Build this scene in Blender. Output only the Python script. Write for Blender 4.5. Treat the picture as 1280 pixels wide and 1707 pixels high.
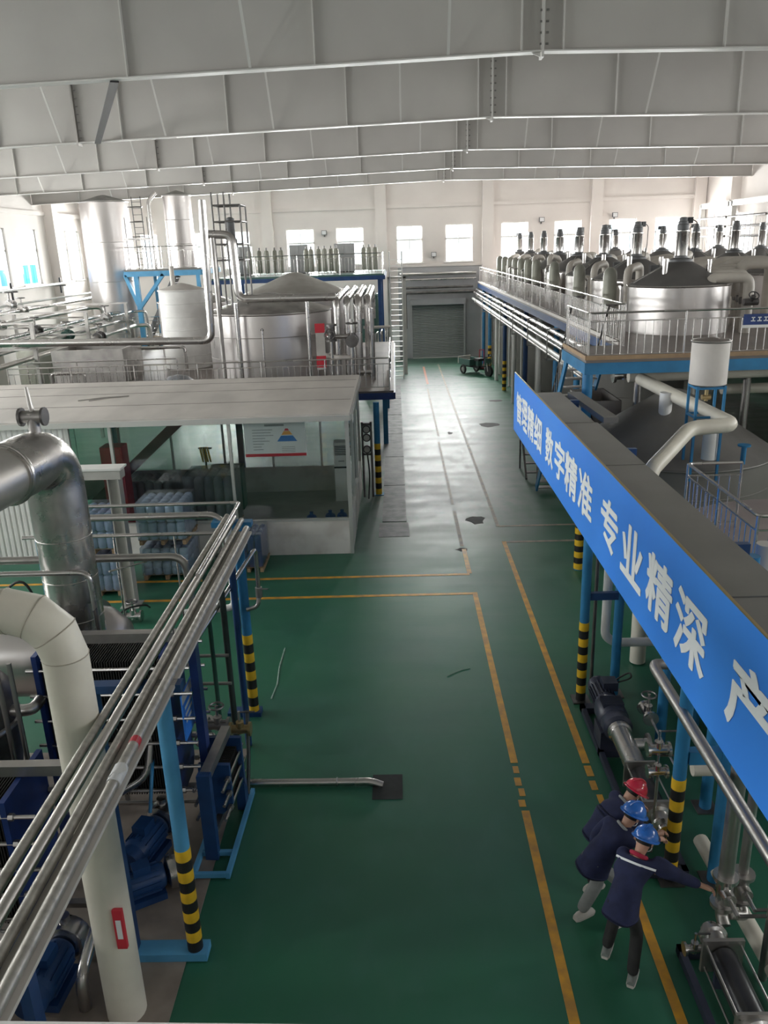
import bpy, bmesh, math, random
from mathutils import Vector, Matrix, Quaternion
random.seed(7)
PI = math.pi
sc = bpy.context.scene
COL = sc.collection
for o in list(bpy.data.objects): bpy.data.objects.remove(o)

# ---------------------------------------------------------------- camera
CAM_H = 7.2
F_PX, PITCH, YAW, ROLL = 1336.84, 0.320646, -0.0225286, -0.0330675
_fw = Vector((math.sin(YAW)*math.cos(PITCH), math.cos(YAW)*math.cos(PITCH), -math.sin(PITCH)))
_r0 = Vector((math.cos(YAW), -math.sin(YAW), 0)); _u0 = _r0.cross(_fw)
_r = _r0*math.cos(ROLL) + _u0*math.sin(ROLL); _u = -_r0*math.sin(ROLL) + _u0*math.cos(ROLL)
cd = bpy.data.cameras.new('camera'); cam = bpy.data.objects.new('camera', cd); COL.objects.link(cam)
cd.sensor_fit = 'VERTICAL'; cd.sensor_height = 24.0; cd.lens = 24.0*F_PX/1707.0
cd.clip_start = 0.05; cd.clip_end = 300
cam.matrix_world = Matrix(((_r.x, _u.x, -_fw.x, 0), (_r.y, _u.y, -_fw.y, 0), (_r.z, _u.z, -_fw.z, CAM_H), (0, 0, 0, 1)))
sc.camera = cam
def ray(x, y): return _fw + _r*((x-640)/F_PX) + _u*((853.5-y)/F_PX)
CP = Vector((0, 0, CAM_H))
def PZ(x, y, z=0.0): d = ray(x, y); return CP + d*((z-CAM_H)/d.z)
def PY(x, y, Y): d = ray(x, y); return CP + d*(Y/d.y)
def PX(x, y, X): d = ray(x, y); return CP + d*(X/d.x)

# ---------------------------------------------------------------- world, exposure
w = bpy.data.worlds.new('overcast_sky'); sc.world = w; w.use_nodes = True
bg = w.node_tree.nodes['Background']; bg.inputs[0].default_value = (0.86, 0.94, 1.0, 1); bg.inputs[1].default_value = 1.6
vs = sc.view_settings; vs.view_transform = 'Standard'; vs.look = 'None'; vs.gamma = 1.0; vs.use_curve_mapping = False
vs.exposure = 0.65

# hall dimensions
XL, XR, YF, YB = -20.0, 19.5, -6.0, 54.0
RIDGE_X, RIDGE_Z, WEB = 2.8, 10.5, 1.55
def flange_z(x): return RIDGE_Z - (RIDGE_X-x)*0.024 if x < RIDGE_X else RIDGE_Z - (x-RIDGE_X)*0.020
# windows (lo, hi) along each wall and sill/head heights
WIN_Z0, WIN_Z1 = 6.1, 8.34
BACK_WIN = [(-19.0, -17.3), (-16.2, -14.5), (-13.5, -11.9), (-10.9, -9.2), (-6.84, -5.09), (-3.67, -1.92), (0.14, 1.80), (3.26, 4.98), (6.79, 8.49), (10.15, 11.85), (13.6, 15.3), (16.5, 18.2)]
LEFT_WZ = (5.75, 8.66)
LEFT_WIN = [(50.2, 51.6), (52.1, 53.6), (44.75, 47.2), (41.2, 43.4)] + [(y, y+2.2) for y in (36.6, 33.0, 28.6, 25.0, 20.6, 17.0, 12.6, 9.0, 4.6, 1.0)]
RIGHT_WIN = [(y, y+2.2) for y in (50.2, 46.6, 42.2, 38.6, 34.2, 30.6, 26.2, 22.6, 18.2, 14.6, 10.2, 6.6, 2.2, -1.4)]
FRONT_WIN = [(-15.0, -13.0), (-9.0, -7.0), (7.0, 9.0), (13.0, 15.0)]
DAY = (1.0, 0.975, 0.95)
def window_daylight(loc, sx, sy, direction, power):
    l = bpy.data.lights.new('daylight', 'AREA'); l.shape = 'RECTANGLE'; l.size = sx; l.size_y = sy; l.energy = power*sx*sy; l.color = DAY
    o = bpy.data.objects.new('daylight', l); COL.objects.link(o); o.location = loc
    o.rotation_euler = Vector(direction).to_track_quat('-Z', 'Y').to_euler()
    return o
K_BACK, K_LEFT, K_RIGHT, K_FRONT = 225, 85, 60, 12
for a, b in BACK_WIN: window_daylight(((a+b)/2, YB+0.75, (WIN_Z0+WIN_Z1)/2), b-a+.1, WIN_Z1-WIN_Z0+.1, (0, -1, 0), K_BACK)
for a, b in LEFT_WIN: window_daylight((XL-0.75 if a < 40 else XL-3.5, (a+b)/2, sum(LEFT_WZ)/2 + (0 if a < 40 else 1.4)), LEFT_WZ[1]-LEFT_WZ[0], b-a, (1, 0, 0), K_LEFT if a < 40 else K_LEFT*.6)
for a, b in RIGHT_WIN: window_daylight((XR+0.75, (a+b)/2, 7.2), 2.3, b-a, (-1, 0, 0), K_RIGHT if a < 40 else K_RIGHT*.5)
for a, b in FRONT_WIN: window_daylight(((a+b)/2, YF-0.75, 7.2), b-a, 2.3, (0, 1, 0), K_FRONT)

# ---------------------------------------------------------------- materials
MATS = {}
def M(name, col, col2=None, rough=0.5, metal=0.0, scale=3.0, bump=0.0, rvar=0.0, stretch=None, detail=4.0, lo=0.35, hi=0.65, spec=0.5, coat=0.0):
    m = bpy.data.materials.new(name); m.use_nodes = True; nt = m.node_tree; N = nt.nodes; L = nt.links
    b = N['Principled BSDF']; b.inputs['Base Color'].default_value = (*col, 1); b.inputs['Roughness'].default_value = rough
    b.inputs['Metallic'].default_value = metal; b.inputs['Specular IOR Level'].default_value = spec; b.inputs['Coat Weight'].default_value = coat
    if col2 or bump or rvar:
        tc = N.new('ShaderNodeTexCoord'); n = N.new('ShaderNodeTexNoise'); n.inputs['Scale'].default_value = scale; n.inputs['Detail'].default_value = detail
        if stretch:
            mp = N.new('ShaderNodeMapping'); mp.inputs['Scale'].default_value = stretch; L.new(tc.outputs['Object'], mp.inputs[0]); L.new(mp.outputs[0], n.inputs[0])
        else: L.new(tc.outputs['Object'], n.inputs[0])
        r = N.new('ShaderNodeMapRange'); r.inputs[1].default_value = lo; r.inputs[2].default_value = hi; L.new(n.outputs[0], r.inputs[0])
        if col2:
            mx = N.new('ShaderNodeMix'); mx.data_type = 'RGBA'; mx.inputs[6].default_value = (*col, 1); mx.inputs[7].default_value = (*col2, 1)
            L.new(r.outputs[0], mx.inputs[0]); L.new(mx.outputs[2], b.inputs['Base Color'])
        if rvar:
            r2 = N.new('ShaderNodeMapRange'); r2.inputs[1].default_value = 0.3; r2.inputs[2].default_value = 0.7
            r2.inputs[3].default_value = max(0.03, rough-rvar); r2.inputs[4].default_value = rough+rvar; L.new(n.outputs[0], r2.inputs[0]); L.new(r2.outputs[0], b.inputs['Roughness'])
        if bump:
            bp = N.new('ShaderNodeBump'); bp.inputs['Strength'].default_value = bump; bp.inputs['Distance'].default_value = 0.02; L.new(n.outputs[0], bp.inputs['Height']); L.new(bp.outputs[0], b.inputs['Normal'])
    MATS[name] = m; return m
def glass_mat(name, tint, fac, rough=0.03):
    m = bpy.data.materials.new(name); m.use_nodes = True; nt = m.node_tree; N = nt.nodes; L = nt.links
    N.remove(N['Principled BSDF']); t = N.new('ShaderNodeBsdfTransparent'); t.inputs[0].default_value = (*tint, 1)
    g = N.new('ShaderNodeBsdfGlossy'); g.inputs['Roughness'].default_value = rough; g.inputs[0].default_value = (0.9, 0.92, 0.92, 1)
    fr = N.new('ShaderNodeLayerWeight'); pw = N.new('ShaderNodeMath'); pw.operation = 'POWER'; pw.inputs[1].default_value = 5.0; L.new(fr.outputs['Facing'], pw.inputs[0])
    a = N.new('ShaderNodeMath'); a.operation = 'MULTIPLY_ADD'; a.inputs[1].default_value = 0.8; a.inputs[2].default_value = fac; L.new(pw.outputs[0], a.inputs[0])
    mx = N.new('ShaderNodeMixShader'); L.new(a.outputs[0], mx.inputs[0]); L.new(t.outputs[0], mx.inputs[1]); L.new(g.outputs[0], mx.inputs[2])
    L.new(mx.outputs[0], N['Material Output'].inputs[0]); MATS[name] = m; return m
M('wall_white', (0.72, 0.67, 0.64), (0.66, 0.61, 0.58), 0.75, scale=0.35)
M('wall_grey', (0.42, 0.42, 0.43), (0.34, 0.34, 0.35), 0.7, scale=0.5)
M('roof_white', (0.47, 0.45, 0.425), (0.43, 0.41, 0.39), 0.6, scale=0.25)
M('beam_white', (0.50, 0.48, 0.455), (0.44, 0.42, 0.40), 0.5, scale=0.4)
M('beam_edge', (0.60, 0.585, 0.56), None, 0.45)
M('bolt', (0.28, 0.27, 0.26), None, 0.5, 0.6)
M('steel', (0.63, 0.61, 0.60), (0.50, 0.48, 0.47), 0.27, 1.0, scale=1.2, rvar=0.08)
M('steel_dull', (0.50, 0.48, 0.46), (0.36, 0.34, 0.33), 0.42, 1.0, scale=2.0, rvar=0.1)
M('steel_dark', (0.20, 0.19, 0.19), (0.12, 0.115, 0.11), 0.45, 0.8, scale=3.0)
M('tank_steel', (0.66, 0.63, 0.62), (0.55, 0.52, 0.51), 0.33, 1.0, scale=0.8, rvar=0.06, stretch=(1, 1, 0.25))
M('foil', (0.62, 0.60, 0.58), (0.42, 0.40, 0.39), 0.28, 1.0, scale=2.6, bump=0.5, rvar=0.1)
M('alu_jacket', (0.60, 0.58, 0.55), (0.50, 0.47, 0.44), 0.38, 0.9, scale=1.5, rvar=0.08)
M('pipe_wrap', (0.52, 0.50, 0.46), (0.36, 0.34, 0.31), 0.45, 0.6, scale=12, rvar=0.1)
M('cream', (0.70, 0.66, 0.57), (0.60, 0.56, 0.48), 0.45, scale=1.5)
M('cream_seam', (0.42, 0.38, 0.31), None, 0.6)
M('white_paint', (0.80, 0.79, 0.77), (0.70, 0.69, 0.67), 0.45, scale=2)
M('offwhite', (0.66, 0.62, 0.58), (0.55, 0.51, 0.48), 0.55, scale=1.2)
M('blue_post', (0.03, 0.21, 0.43), (0.025, 0.16, 0.33), 0.42, scale=2.5)
M('blue_light', (0.10, 0.36, 0.62), (0.08, 0.29, 0.50), 0.45, scale=2.5)
M('blue_navy', (0.015, 0.045, 0.20), (0.012, 0.032, 0.13), 0.4, scale=3)
M('blue_machine', (0.015, 0.062, 0.19), (0.012, 0.045, 0.14), 0.4, scale=3)
M('blue_banner', (0.045, 0.26, 0.92), (0.05, 0.28, 0.92), 0.4, scale=0.6)
M('letter_white', (0.88, 0.90, 0.92), None, 0.5)
M('haz_yellow', (0.78, 0.48, 0.02), (0.62, 0.38, 0.02), 0.5, scale=6)
M('haz_black', (0.012, 0.012, 0.013), None, 0.5)
M('rubber', (0.015, 0.015, 0.016), None, 0.6)
M('plate_black', (0.035, 0.032, 0.03), (0.02, 0.02, 0.02), 0.5, scale=4)
M('motor_navy', (0.035, 0.04, 0.07), (0.025, 0.03, 0.05), 0.42, scale=4)
M('pump_black', (0.02, 0.02, 0.025), (0.03, 0.03, 0.035), 0.3, scale=3)
M('motor_grey', (0.13, 0.135, 0.14), (0.09, 0.09, 0.095), 0.5, scale=4)
M('dark_pipe', (0.04, 0.06, 0.055), (0.025, 0.035, 0.033), 0.42, scale=4)
M('green_pipe', (0.02, 0.07, 0.05), None, 0.42)
M('concrete', (0.30, 0.25, 0.21), (0.17, 0.14, 0.12), 0.65, scale=1.6, detail=8, rvar=0.15)
M('deck_grey', (0.20, 0.19, 0.175), (0.155, 0.147, 0.135), 0.5, scale=0.7, detail=6)
M('tank_roof_grey', (0.17, 0.16, 0.15), (0.115, 0.108, 0.10), 0.42, scale=0.6, detail=6, rvar=0.12)
M('deck_brown', (0.20, 0.17, 0.155), (0.15, 0.13, 0.12), 0.5, scale=1.0)
M('cone_grey', (0.12, 0.115, 0.11), (0.085, 0.08, 0.078), 0.5, scale=1.0)
M('olive_vessel', (0.30, 0.30, 0.25), (0.22, 0.22, 0.19), 0.5, 0.2, scale=1.5)
M('lagging_beige', (0.50, 0.46, 0.41), (0.40, 0.37, 0.33), 0.5, scale=1.8)
M('office_roof', (0.60, 0.56, 0.52), (0.46, 0.43, 0.40), 0.6, scale=0.9, detail=8, stretch=(1, 0.4, 1))
M('marble', (0.74, 0.71, 0.67), (0.60, 0.56, 0.52), 0.35, scale=1.6, detail=9, lo=0.42, hi=0.6)
M('aluminium', (0.66, 0.65, 0.63), None, 0.4, 0.6)
M('red', (0.55, 0.03, 0.05), None, 0.45)
M('maroon', (0.16, 0.03, 0.035), None, 0.5)
M('paper', (0.72, 0.72, 0.73), None, 0.6)
M('poster_blue', (0.06, 0.20, 0.50), None, 0.6)
M('poster_orange', (0.75, 0.35, 0.10), None, 0.6)
M('text_grey', (0.25, 0.25, 0.26), None, 0.6)
M('wood', (0.42, 0.29, 0.17), (0.30, 0.20, 0.12), 0.7, scale=3, stretch=(1, 8, 1))
M('wrap_blue', (0.46, 0.52, 0.72), (0.30, 0.36, 0.56), 0.3, scale=5, bump=0.8, coat=0.4)
M('wrap_teal', (0.50, 0.60, 0.70), (0.36, 0.45, 0.60), 0.3, scale=5, bump=0.8, coat=0.4)
M('wrap_grey', (0.28, 0.29, 0.31), (0.17, 0.18, 0.20), 0.35, scale=4, bump=0.8, coat=0.4)
M('jug_blue', (0.02, 0.05, 0.22), (0.03, 0.07, 0.30), 0.3, scale=4)
M('grey_column', (0.50, 0.48, 0.45), (0.42, 0.40, 0.38), 0.5, scale=2)
M('shutter', (0.30, 0.32, 0.32), (0.24, 0.26, 0.26), 0.42, 0.4, scale=1.0)
M('black_metal', (0.03, 0.03, 0.032), None, 0.45, 0.3)
M('green_machine', (0.05, 0.12, 0.10), None, 0.5)
M('brass', (0.42, 0.32, 0.16), None, 0.4, 0.8)
M('skin', (0.50, 0.28, 0.20), None, 0.55)
M('cloth_navy', (0.012, 0.016, 0.055), (0.018, 0.024, 0.08), 0.85, scale=8)
M('cloth_black', (0.018, 0.018, 0.02), (0.03, 0.03, 0.03), 0.85, scale=8)
M('cloth_grey', (0.34, 0.35, 0.35), (0.26, 0.27, 0.27), 0.9, scale=8)
M('cloth_red', (0.40, 0.015, 0.05), None, 0.8)
M('shoe_white', (0.62, 0.58, 0.55), None, 0.6)
M('shoe_grey', (0.22, 0.24, 0.23), None, 0.7)
M('hair', (0.01, 0.009, 0.008), None, 0.6)
M('helmet_red', (0.62, 0.02, 0.06), None, 0.22, coat=0.5)
M('helmet_blue', (0.02, 0.14, 0.52), None, 0.22, coat=0.5)
M('shed_blue', (0.03, 0.30, 0.85), None, 0.6)
M('shed_teal', (0.05, 0.62, 0.55), None, 0.6)
M('yellow_line', (0.72, 0.36, 0.03), (0.46, 0.24, 0.05), 0.45, scale=5, detail=8)
M('faded_line', (0.42, 0.34, 0.25), (0.22, 0.21, 0.18), 0.55, scale=4, detail=8)
M('red_line', (0.60, 0.20, 0.12), (0.40, 0.22, 0.17), 0.45, scale=4)
M('pit_dark', (0.03, 0.033, 0.032), (0.018, 0.02, 0.018), 0.7, scale=5)
M('deck_pink', (0.30, 0.255, 0.245), (0.24, 0.20, 0.195), 0.55, scale=0.8)
M('trench', (0.24, 0.24, 0.245), (0.12, 0.125, 0.13), 0.55, scale=3, detail=9, bump=0.4)
M('scrape', (0.45, 0.55, 0.48), (0.20, 0.35, 0.27), 0.5, scale=10)
glass_mat('window_glass', (0.97, 0.99, 0.99), 0.03)
glass_mat('office_glass', (0.90, 0.93, 0.92), 0.05, 0.05)
glass_mat('film', (0.80, 0.83, 0.88), 0.22, 0.25)

# ---------------------------------------------------------------- mesh builder
class MB:
    def __init__(s): s.v = []; s.f = []
    def add(s, vs, fs):
        k = len(s.v); s.v += [Vector(p) for p in vs]; s.f += [tuple(i+k for i in q) for q in fs]; return s
    def box(s, c, d, rz=0.0, mat=None):
        x, y, z = d[0]/2, d[1]/2, d[2]/2
        p = [Vector(q) for q in ((-x,-y,-z),(x,-y,-z),(x,y,-z),(-x,y,-z),(-x,-y,z),(x,-y,z),(x,y,z),(-x,y,z))]
        if rz: R = Matrix.Rotation(rz, 3, 'Z'); p = [R@q for q in p]
        if mat: p = [mat@q for q in p]
        return s.add([q+Vector(c) for q in p], [(3,2,1,0),(4,5,6,7),(0,1,5,4),(1,2,6,5),(2,3,7,6),(3,0,4,7)])
    def bb(s, a, b): return s.box([(a[i]+b[i])/2 for i in range(3)], [abs(b[i]-a[i]) for i in range(3)])
    def bar(s, a, b, w, h):                     # box beam from a to b, w across, h up
        a, b = Vector(a), Vector(b); d = b-a; L = d.length
        q = d.to_track_quat('X', 'Z').to_matrix()
        return s.box((a+b)/2, (L, w, h), mat=q)
    def cyl(s, a, b, r, n=12, r2=None, cap=True):
        a, b = Vector(a), Vector(b); r2 = r if r2 is None else r2
        q = (b-a).to_track_quat('Z', 'Y').to_matrix()
        vs = []
        for p, rr in ((a, r), (b, r2)):
            for i in range(n):
                t = 2*PI*i/n; vs.append(p + q@Vector((rr*math.cos(t), rr*math.sin(t), 0)))
        fs = [(i, (i+1) % n, n+(i+1) % n, n+i) for i in range(n)]
        if cap: fs += [tuple(range(n-1, -1, -1)), tuple(range(n, 2*n))]
        return s.add(vs, fs)
    def tube(s, pts, r, n=10, bend=None, seg=5):  # round pipe along a polyline with swept bends
        P = [Vector(p) for p in pts]; path = [P[0]]; bend = 2.2*r if bend is None else bend
        for i in range(1, len(P)-1):
            a, b, c = P[i-1], P[i], P[i+1]; d1 = (a-b); d2 = (c-b); k = min(bend, d1.length*0.45, d2.length*0.45)
            p, q = b+d1.normalized()*k, b+d2.normalized()*k
            for j in range(seg+1):
                t = j/seg; path.append(p*(1-t)**2 + b*2*t*(1-t) + q*t*t)
        path.append(P[-1]); m = len(path); rings = []
        up = None
        for i, p in enumerate(path):
            t = (path[min(i+1, m-1)]-path[max(i-1, 0)]).normalized()
            if up is None:
                up = Vector((0, 0, 1)) if abs(t.z) < 0.9 else Vector((1, 0, 0))
            up = (up - t*up.dot(t)); up = up.normalized() if up.length > 1e-5 else t.orthogonal().normalized()
            sd = t.cross(up)
            rings.append([p + (up*math.cos(2*PI*k/n) + sd*math.sin(2*PI*k/n))*r for k in range(n)])
        vs = [v for rg in rings for v in rg]; fs = []
        for i in range(m-1):
            for k in range(n): fs.append((i*n+k, i*n+(k+1) % n, (i+1)*n+(k+1) % n, (i+1)*n+k))
        fs += [tuple(range(n-1, -1, -1)), tuple(range((m-1)*n, m*n))]
        return s.add(vs, [tuple(reversed(q)) for q in fs])
    def lathe(s, prof, base=(0, 0, 0), n=24, mat=None):  # profile of (radius, height) about z
        base = Vector(base); vs = []; fs = []
        for r, z in prof:
            for i in range(n):
                t = 2*PI*i/n; q = Vector((r*math.cos(t), r*math.sin(t), z)); vs.append((mat@q if mat else q)+base)
        m = len(prof)
        for j in range(m-1):
            for i in range(n): fs.append((j*n+i, j*n+(i+1) % n, (j+1)*n+(i+1) % n, (j+1)*n+i))
        fs += [tuple(range(n-1, -1, -1)), tuple(range((m-1)*n, m*n))]
        return s.add(vs, fs)
    def prism(s, poly, ext):                      # flat polygon (3-D points) swept by ext
        n = len(poly); e = Vector(ext); P = [Vector(p) for p in poly]
        fs = [tuple(range(n-1, -1, -1)), tuple(range(n, 2*n))] + [(i, (i+1) % n, n+(i+1) % n, n+i) for i in range(n)]
        return s.add(P+[p+e for p in P], fs)
    def torus(s, c, R, r, axis=(0, 0, 1), n=20, k=8):
        q = Vector(axis).to_track_quat('Z', 'Y').to_matrix(); c = Vector(c); vs = []; fs = []
        for i in range(n):
            a = 2*PI*i/n
            for j in range(k):
                b = 2*PI*j/k; vs.append(c + q@Vector(((R+r*math.cos(b))*math.cos(a), (R+r*math.cos(b))*math.sin(a), r*math.sin(b))))
        for i in range(n):
            for j in range(k): fs.append((i*k+j, ((i+1) % n)*k+j, ((i+1) % n)*k+(j+1) % k, i*k+(j+1) % k))
        return s.add(vs, fs)
ORG = {}
def mesh_of(name, mb, mat, smooth=True, org=(0, 0, 0)):
    o = Vector(org); me = bpy.data.meshes.new(name); me.from_pydata([tuple(v-o) for v in mb.v], [], mb.f); me.update()
    if mat: me.materials.append(MATS[mat] if isinstance(mat, str) else mat)
    if smooth:
        me.polygons.foreach_set('use_smooth', [True]*len(me.polygons)); me.set_sharp_from_angle(angle=0.7)
    return me
def obj(name, mb, mat, parent=None, smooth=True, label=None):
    if parent is not None: org = ORG[parent.name]
    else:
        xs = [v.x for v in mb.v]; ys = [v.y for v in mb.v]; zs = [v.z for v in mb.v]
        org = Vector(((min(xs)+max(xs))/2, (min(ys)+max(ys))/2, min(zs)))
    o = bpy.data.objects.new(name, mesh_of(name, mb, mat, smooth, org)); COL.objects.link(o)
    ORG[o.name] = Vector(org)
    if parent is not None: o.parent = parent
    else: o.location = org
    if label: o['label'] = label
    return o
def tag(o, label, cat, group=None):
    o['label'] = label; o['category'] = cat
    if group: o['group'] = group
    return o
def thing(name, label, cat, loc=(0, 0, 0), group=None):   # an Empty at the base; parts are given in world coordinates
    o = bpy.data.objects.new(name, None); COL.objects.link(o); o.location = loc; o.empty_display_size = 0.1
    ORG[o.name] = Vector(loc); return tag(o, label, cat, group)
def struct(name, mb, mat, parent=None, smooth=False, label=None):
    o = obj(name, mb, mat, parent, smooth)
    if parent is None: o['kind'] = 'structure'
    if label: o['label'] = label
    return o
def inst(name, me, parent, loc, rot=None, scale=None):     # a part that shares mesh data; loc in world coordinates
    o = bpy.data.objects.new(name, me); COL.objects.link(o); o.parent = parent; o.location = Vector(loc)-ORG[parent.name]
    ORG[o.name] = Vector(loc)
    if rot: o.rotation_euler = rot
    if scale: o.scale = scale
    return o
def dup(root, loc, rz=0.0, label=None, group=None, scale=None):
    r = root.copy(); COL.objects.link(r); r.location = loc; r.rotation_euler = (0, 0, rz)
    if scale: r.scale = scale
    if label: r['label'] = label
    if group: r['group'] = group
    for ch in list(root.children):
        c = ch.copy(); COL.objects.link(c); c.parent = r
        for g in list(ch.children):
            d = g.copy(); COL.objects.link(d); d.parent = c
    return r
_shared = {}
def shared(key, fn, mat, smooth=True):
    if key not in _shared:
        mb = MB(); fn(mb); _shared[key] = mesh_of(key, mb, mat, smooth)
    return _shared[key]
ORD = ['first', 'second', 'third', 'fourth', 'fifth', 'sixth', 'seventh', 'eighth', 'ninth', 'tenth', 'eleventh', 'twelfth', 'thirteenth', 'fourteenth']
# ================================================================ STRUCTURE
# floor: green epoxy, worn to grey along the lane
fm = bpy.data.materials.new('green_epoxy'); fm.use_nodes = True; nt = fm.node_tree; N = nt.nodes; L = nt.links
b = N['Principled BSDF']; tc = N.new('ShaderNodeTexCoord')
def noise(scale, detail=6, stretch=None):
    n = N.new('ShaderNodeTexNoise'); n.inputs['Scale'].default_value = scale; n.inputs['Detail'].default_value = detail
    if stretch:
        mp = N.new('ShaderNodeMapping'); mp.inputs['Scale'].default_value = stretch; L.new(tc.outputs['Object'], mp.inputs[0]); L.new(mp.outputs[0], n.inputs[0])
    else: L.new(tc.outputs['Object'], n.inputs[0])
    return n.outputs[0]
def rng(v, a, b_, c, d):
    r = N.new('ShaderNodeMapRange'); r.interpolation_type = 'SMOOTHSTEP'
    for i, q in enumerate((a, b_, c, d)): r.inputs[i+1].default_value = q
    L.new(v, r.inputs[0]); return r.outputs[0]
def math_(op, a, b_):
    m = N.new('ShaderNodeMath'); m.operation = op
    for i, q in enumerate((a, b_)):
        if isinstance(q, (int, float)): m.inputs[i].default_value = q
        else: L.new(q, m.inputs[i])
    return m.outputs[0]
def mixc(f, a, b_):
    m = N.new('ShaderNodeMix'); m.data_type = 'RGBA'; L.new(f, m.inputs[0])
    for i, q in ((6, a), (7, b_)):
        if isinstance(q, tuple): m.inputs[i].default_value = (*q, 1)
        else: L.new(q, m.inputs[i])
    return m.outputs[2]
sx = N.new('ShaderNodeSeparateXYZ'); L.new(tc.outputs['Object'], sx.inputs[0])
big = noise(0.35, 5); fine = noise(3.0, 9, (1, 0.5, 1)); cross = noise(1.2, 8, (0.35, 1.6, 1))
lane = math_('MULTIPLY', rng(sx.outputs[0], -1.6, -0.4, 0, 1), rng(sx.outputs[0], 2.4, 5.2, 1, 0))
lane = math_('MULTIPLY', lane, math_('MULTIPLY', rng(sx.outputs[1], 17.0, 24.0, 0, 1), rng(sx.outputs[1], 44.0, 52.0, 1, 0.35)))
wear = math_('MULTIPLY', lane, rng(math_('ADD', fine, math_('MULTIPLY', big, 0.6)), 0.5, 0.95, 0.35, 1.0))
green = mixc(rng(big, 0.3, 0.7, 0, 1), (0.024, 0.145, 0.078), (0.026, 0.122, 0.080))
green = mixc(rng(fine, 0.45, 0.8, 0, 0.35), green, (0.055, 0.17, 0.125))
c = mixc(math_('MULTIPLY', wear, 0.92), green, (0.25, 0.26, 0.265))
L.new(c, b.inputs['Base Color'])
rgh = rng(math_('ADD', math_('MULTIPLY', cross, 0.6), math_('MULTIPLY', fine, 0.4)), 0.3, 0.7, 0.36, 0.50)
L.new(math_('ADD', rgh, math_('MULTIPLY', lane, 0.03)), b.inputs['Roughness'])
b.inputs['Specular IOR Level'].default_value = 0.47
bp = N.new('ShaderNodeBump'); bp.inputs['Strength'].default_value = 0.22; bp.inputs['Distance'].default_value = 0.012; L.new(cross, bp.inputs['Height']); L.new(bp.outputs[0], b.inputs['Normal'])
MATS['green_epoxy'] = fm
fl = struct('floor', MB().bb((XL-.3, YF-.3, -0.3), (XR+.3, YB+.3, 0)), 'green_epoxy')
fl.location = (0, 0, 0)
for v in fl.data.vertices: v.co += ORG[fl.name]
ORG[fl.name] = Vector((0, 0, 0))

# walls with window openings
def wall(name, axis, pos, thick, lo, hi, z1, wins, wz, mat):
    """solid wall along an axis, cut into strips round the openings"""
    mb = MB(); z0, zt = wz
    def seg(a, b_, c, d):
        if b_-a < 1e-4: return
        if axis == 'x': mb.bb((a, pos, c), (b_, pos+thick, d))
        else: mb.bb((pos, a, c), (pos+thick, b_, d))
    seg(lo, hi, 0, z0); seg(lo, hi, zt, z1); k = lo
    for a, b_ in sorted(wins): seg(k, a, z0, zt); k = b_
    seg(k, hi, z0, zt)
    return struct(name, mb, mat)
TOP = RIDGE_Z + WEB + 0.25
wall('wall_back', 'x', YB, 0.3, XL, XR, TOP, BACK_WIN, (WIN_Z0, WIN_Z1), 'wall_white')
wall('wall_left', 'y', XL-0.3, 0.3, YF, YB, TOP, LEFT_WIN, LEFT_WZ, 'wall_white')
wall('wall_right', 'y', XR, 0.3, YF, YB, TOP, RIGHT_WIN, (6.05, 8.35), 'wall_white')
wall('wall_front', 'x', YF-0.3, 0.3, XL, XR, TOP, FRONT_WIN, (6.05, 8.35), 'wall_white')
# grey dado of the back wall round the shutter
mb = MB(); mb.bb((0.2, YB-0.04, 0), (0.95, YB-.002, 5.8)); mb.bb((4.5, YB-0.04, 0), (6.3, YB-.002, 5.8)); mb.bb((0.95, YB-0.04, 3.72), (4.5, YB-.002, 5.8))
struct('trim_1', mb, 'wall_grey')
# roof sheets
mb = MB(); t = 0.12
for x0, x1 in ((XL-.3, RIDGE_X), (RIDGE_X, XR+.3)):
    z0, z1 = flange_z(x0)+WEB, flange_z(x1)+WEB
    mb.prism([(x0, YF-.3, z0), (x1, YF-.3, z1), (x1, YF-.3, z1+t), (x0, YF-.3, z0+t)], (0, YB-YF+.6, 0))
struct('ceiling', mb, 'roof_white')
# wall columns and rails
n = 2
for x in (-14.7, -8.0, -0.8, 5.92, 12.72, 19.1):
    struct('trim_%d' % n, MB().bb((x-.35, YB-.35, 0), (x+.35, YB-.001, flange_z(x)+WEB)), 'wall_white'); n += 1
for y in (48.9, 40.2, 32.5, 24.6, 16.7, 8.8, 0.9):
    struct('trim_%d' % n, MB().bb((XL+.001, y-.35, 0), (XL+.55, y+.35, flange_z(XL)+WEB)), 'wall_white'); n += 1
    struct('trim_%d' % n, MB().bb((XR-.55, y-.35, 0), (XR-.001, y+.35, flange_z(XR)+WEB)), 'wall_white'); n += 1
struct('trim_%d' % n, MB().bb((XL, YB-.12, 9.40), (XR, YB-.001, 9.62)), 'wall_white'); n += 1
struct('trim_%d' % n, MB().bb((XL, YB-.10, 5.83), (XR, YB-.001, 5.98)), 'wall_white'); n += 1
struct('trim_%d' % n, MB().bb((XL+.001, YF, 9.40), (XL+.12, YB, 9.62)), 'wall_white'); n += 1
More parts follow.
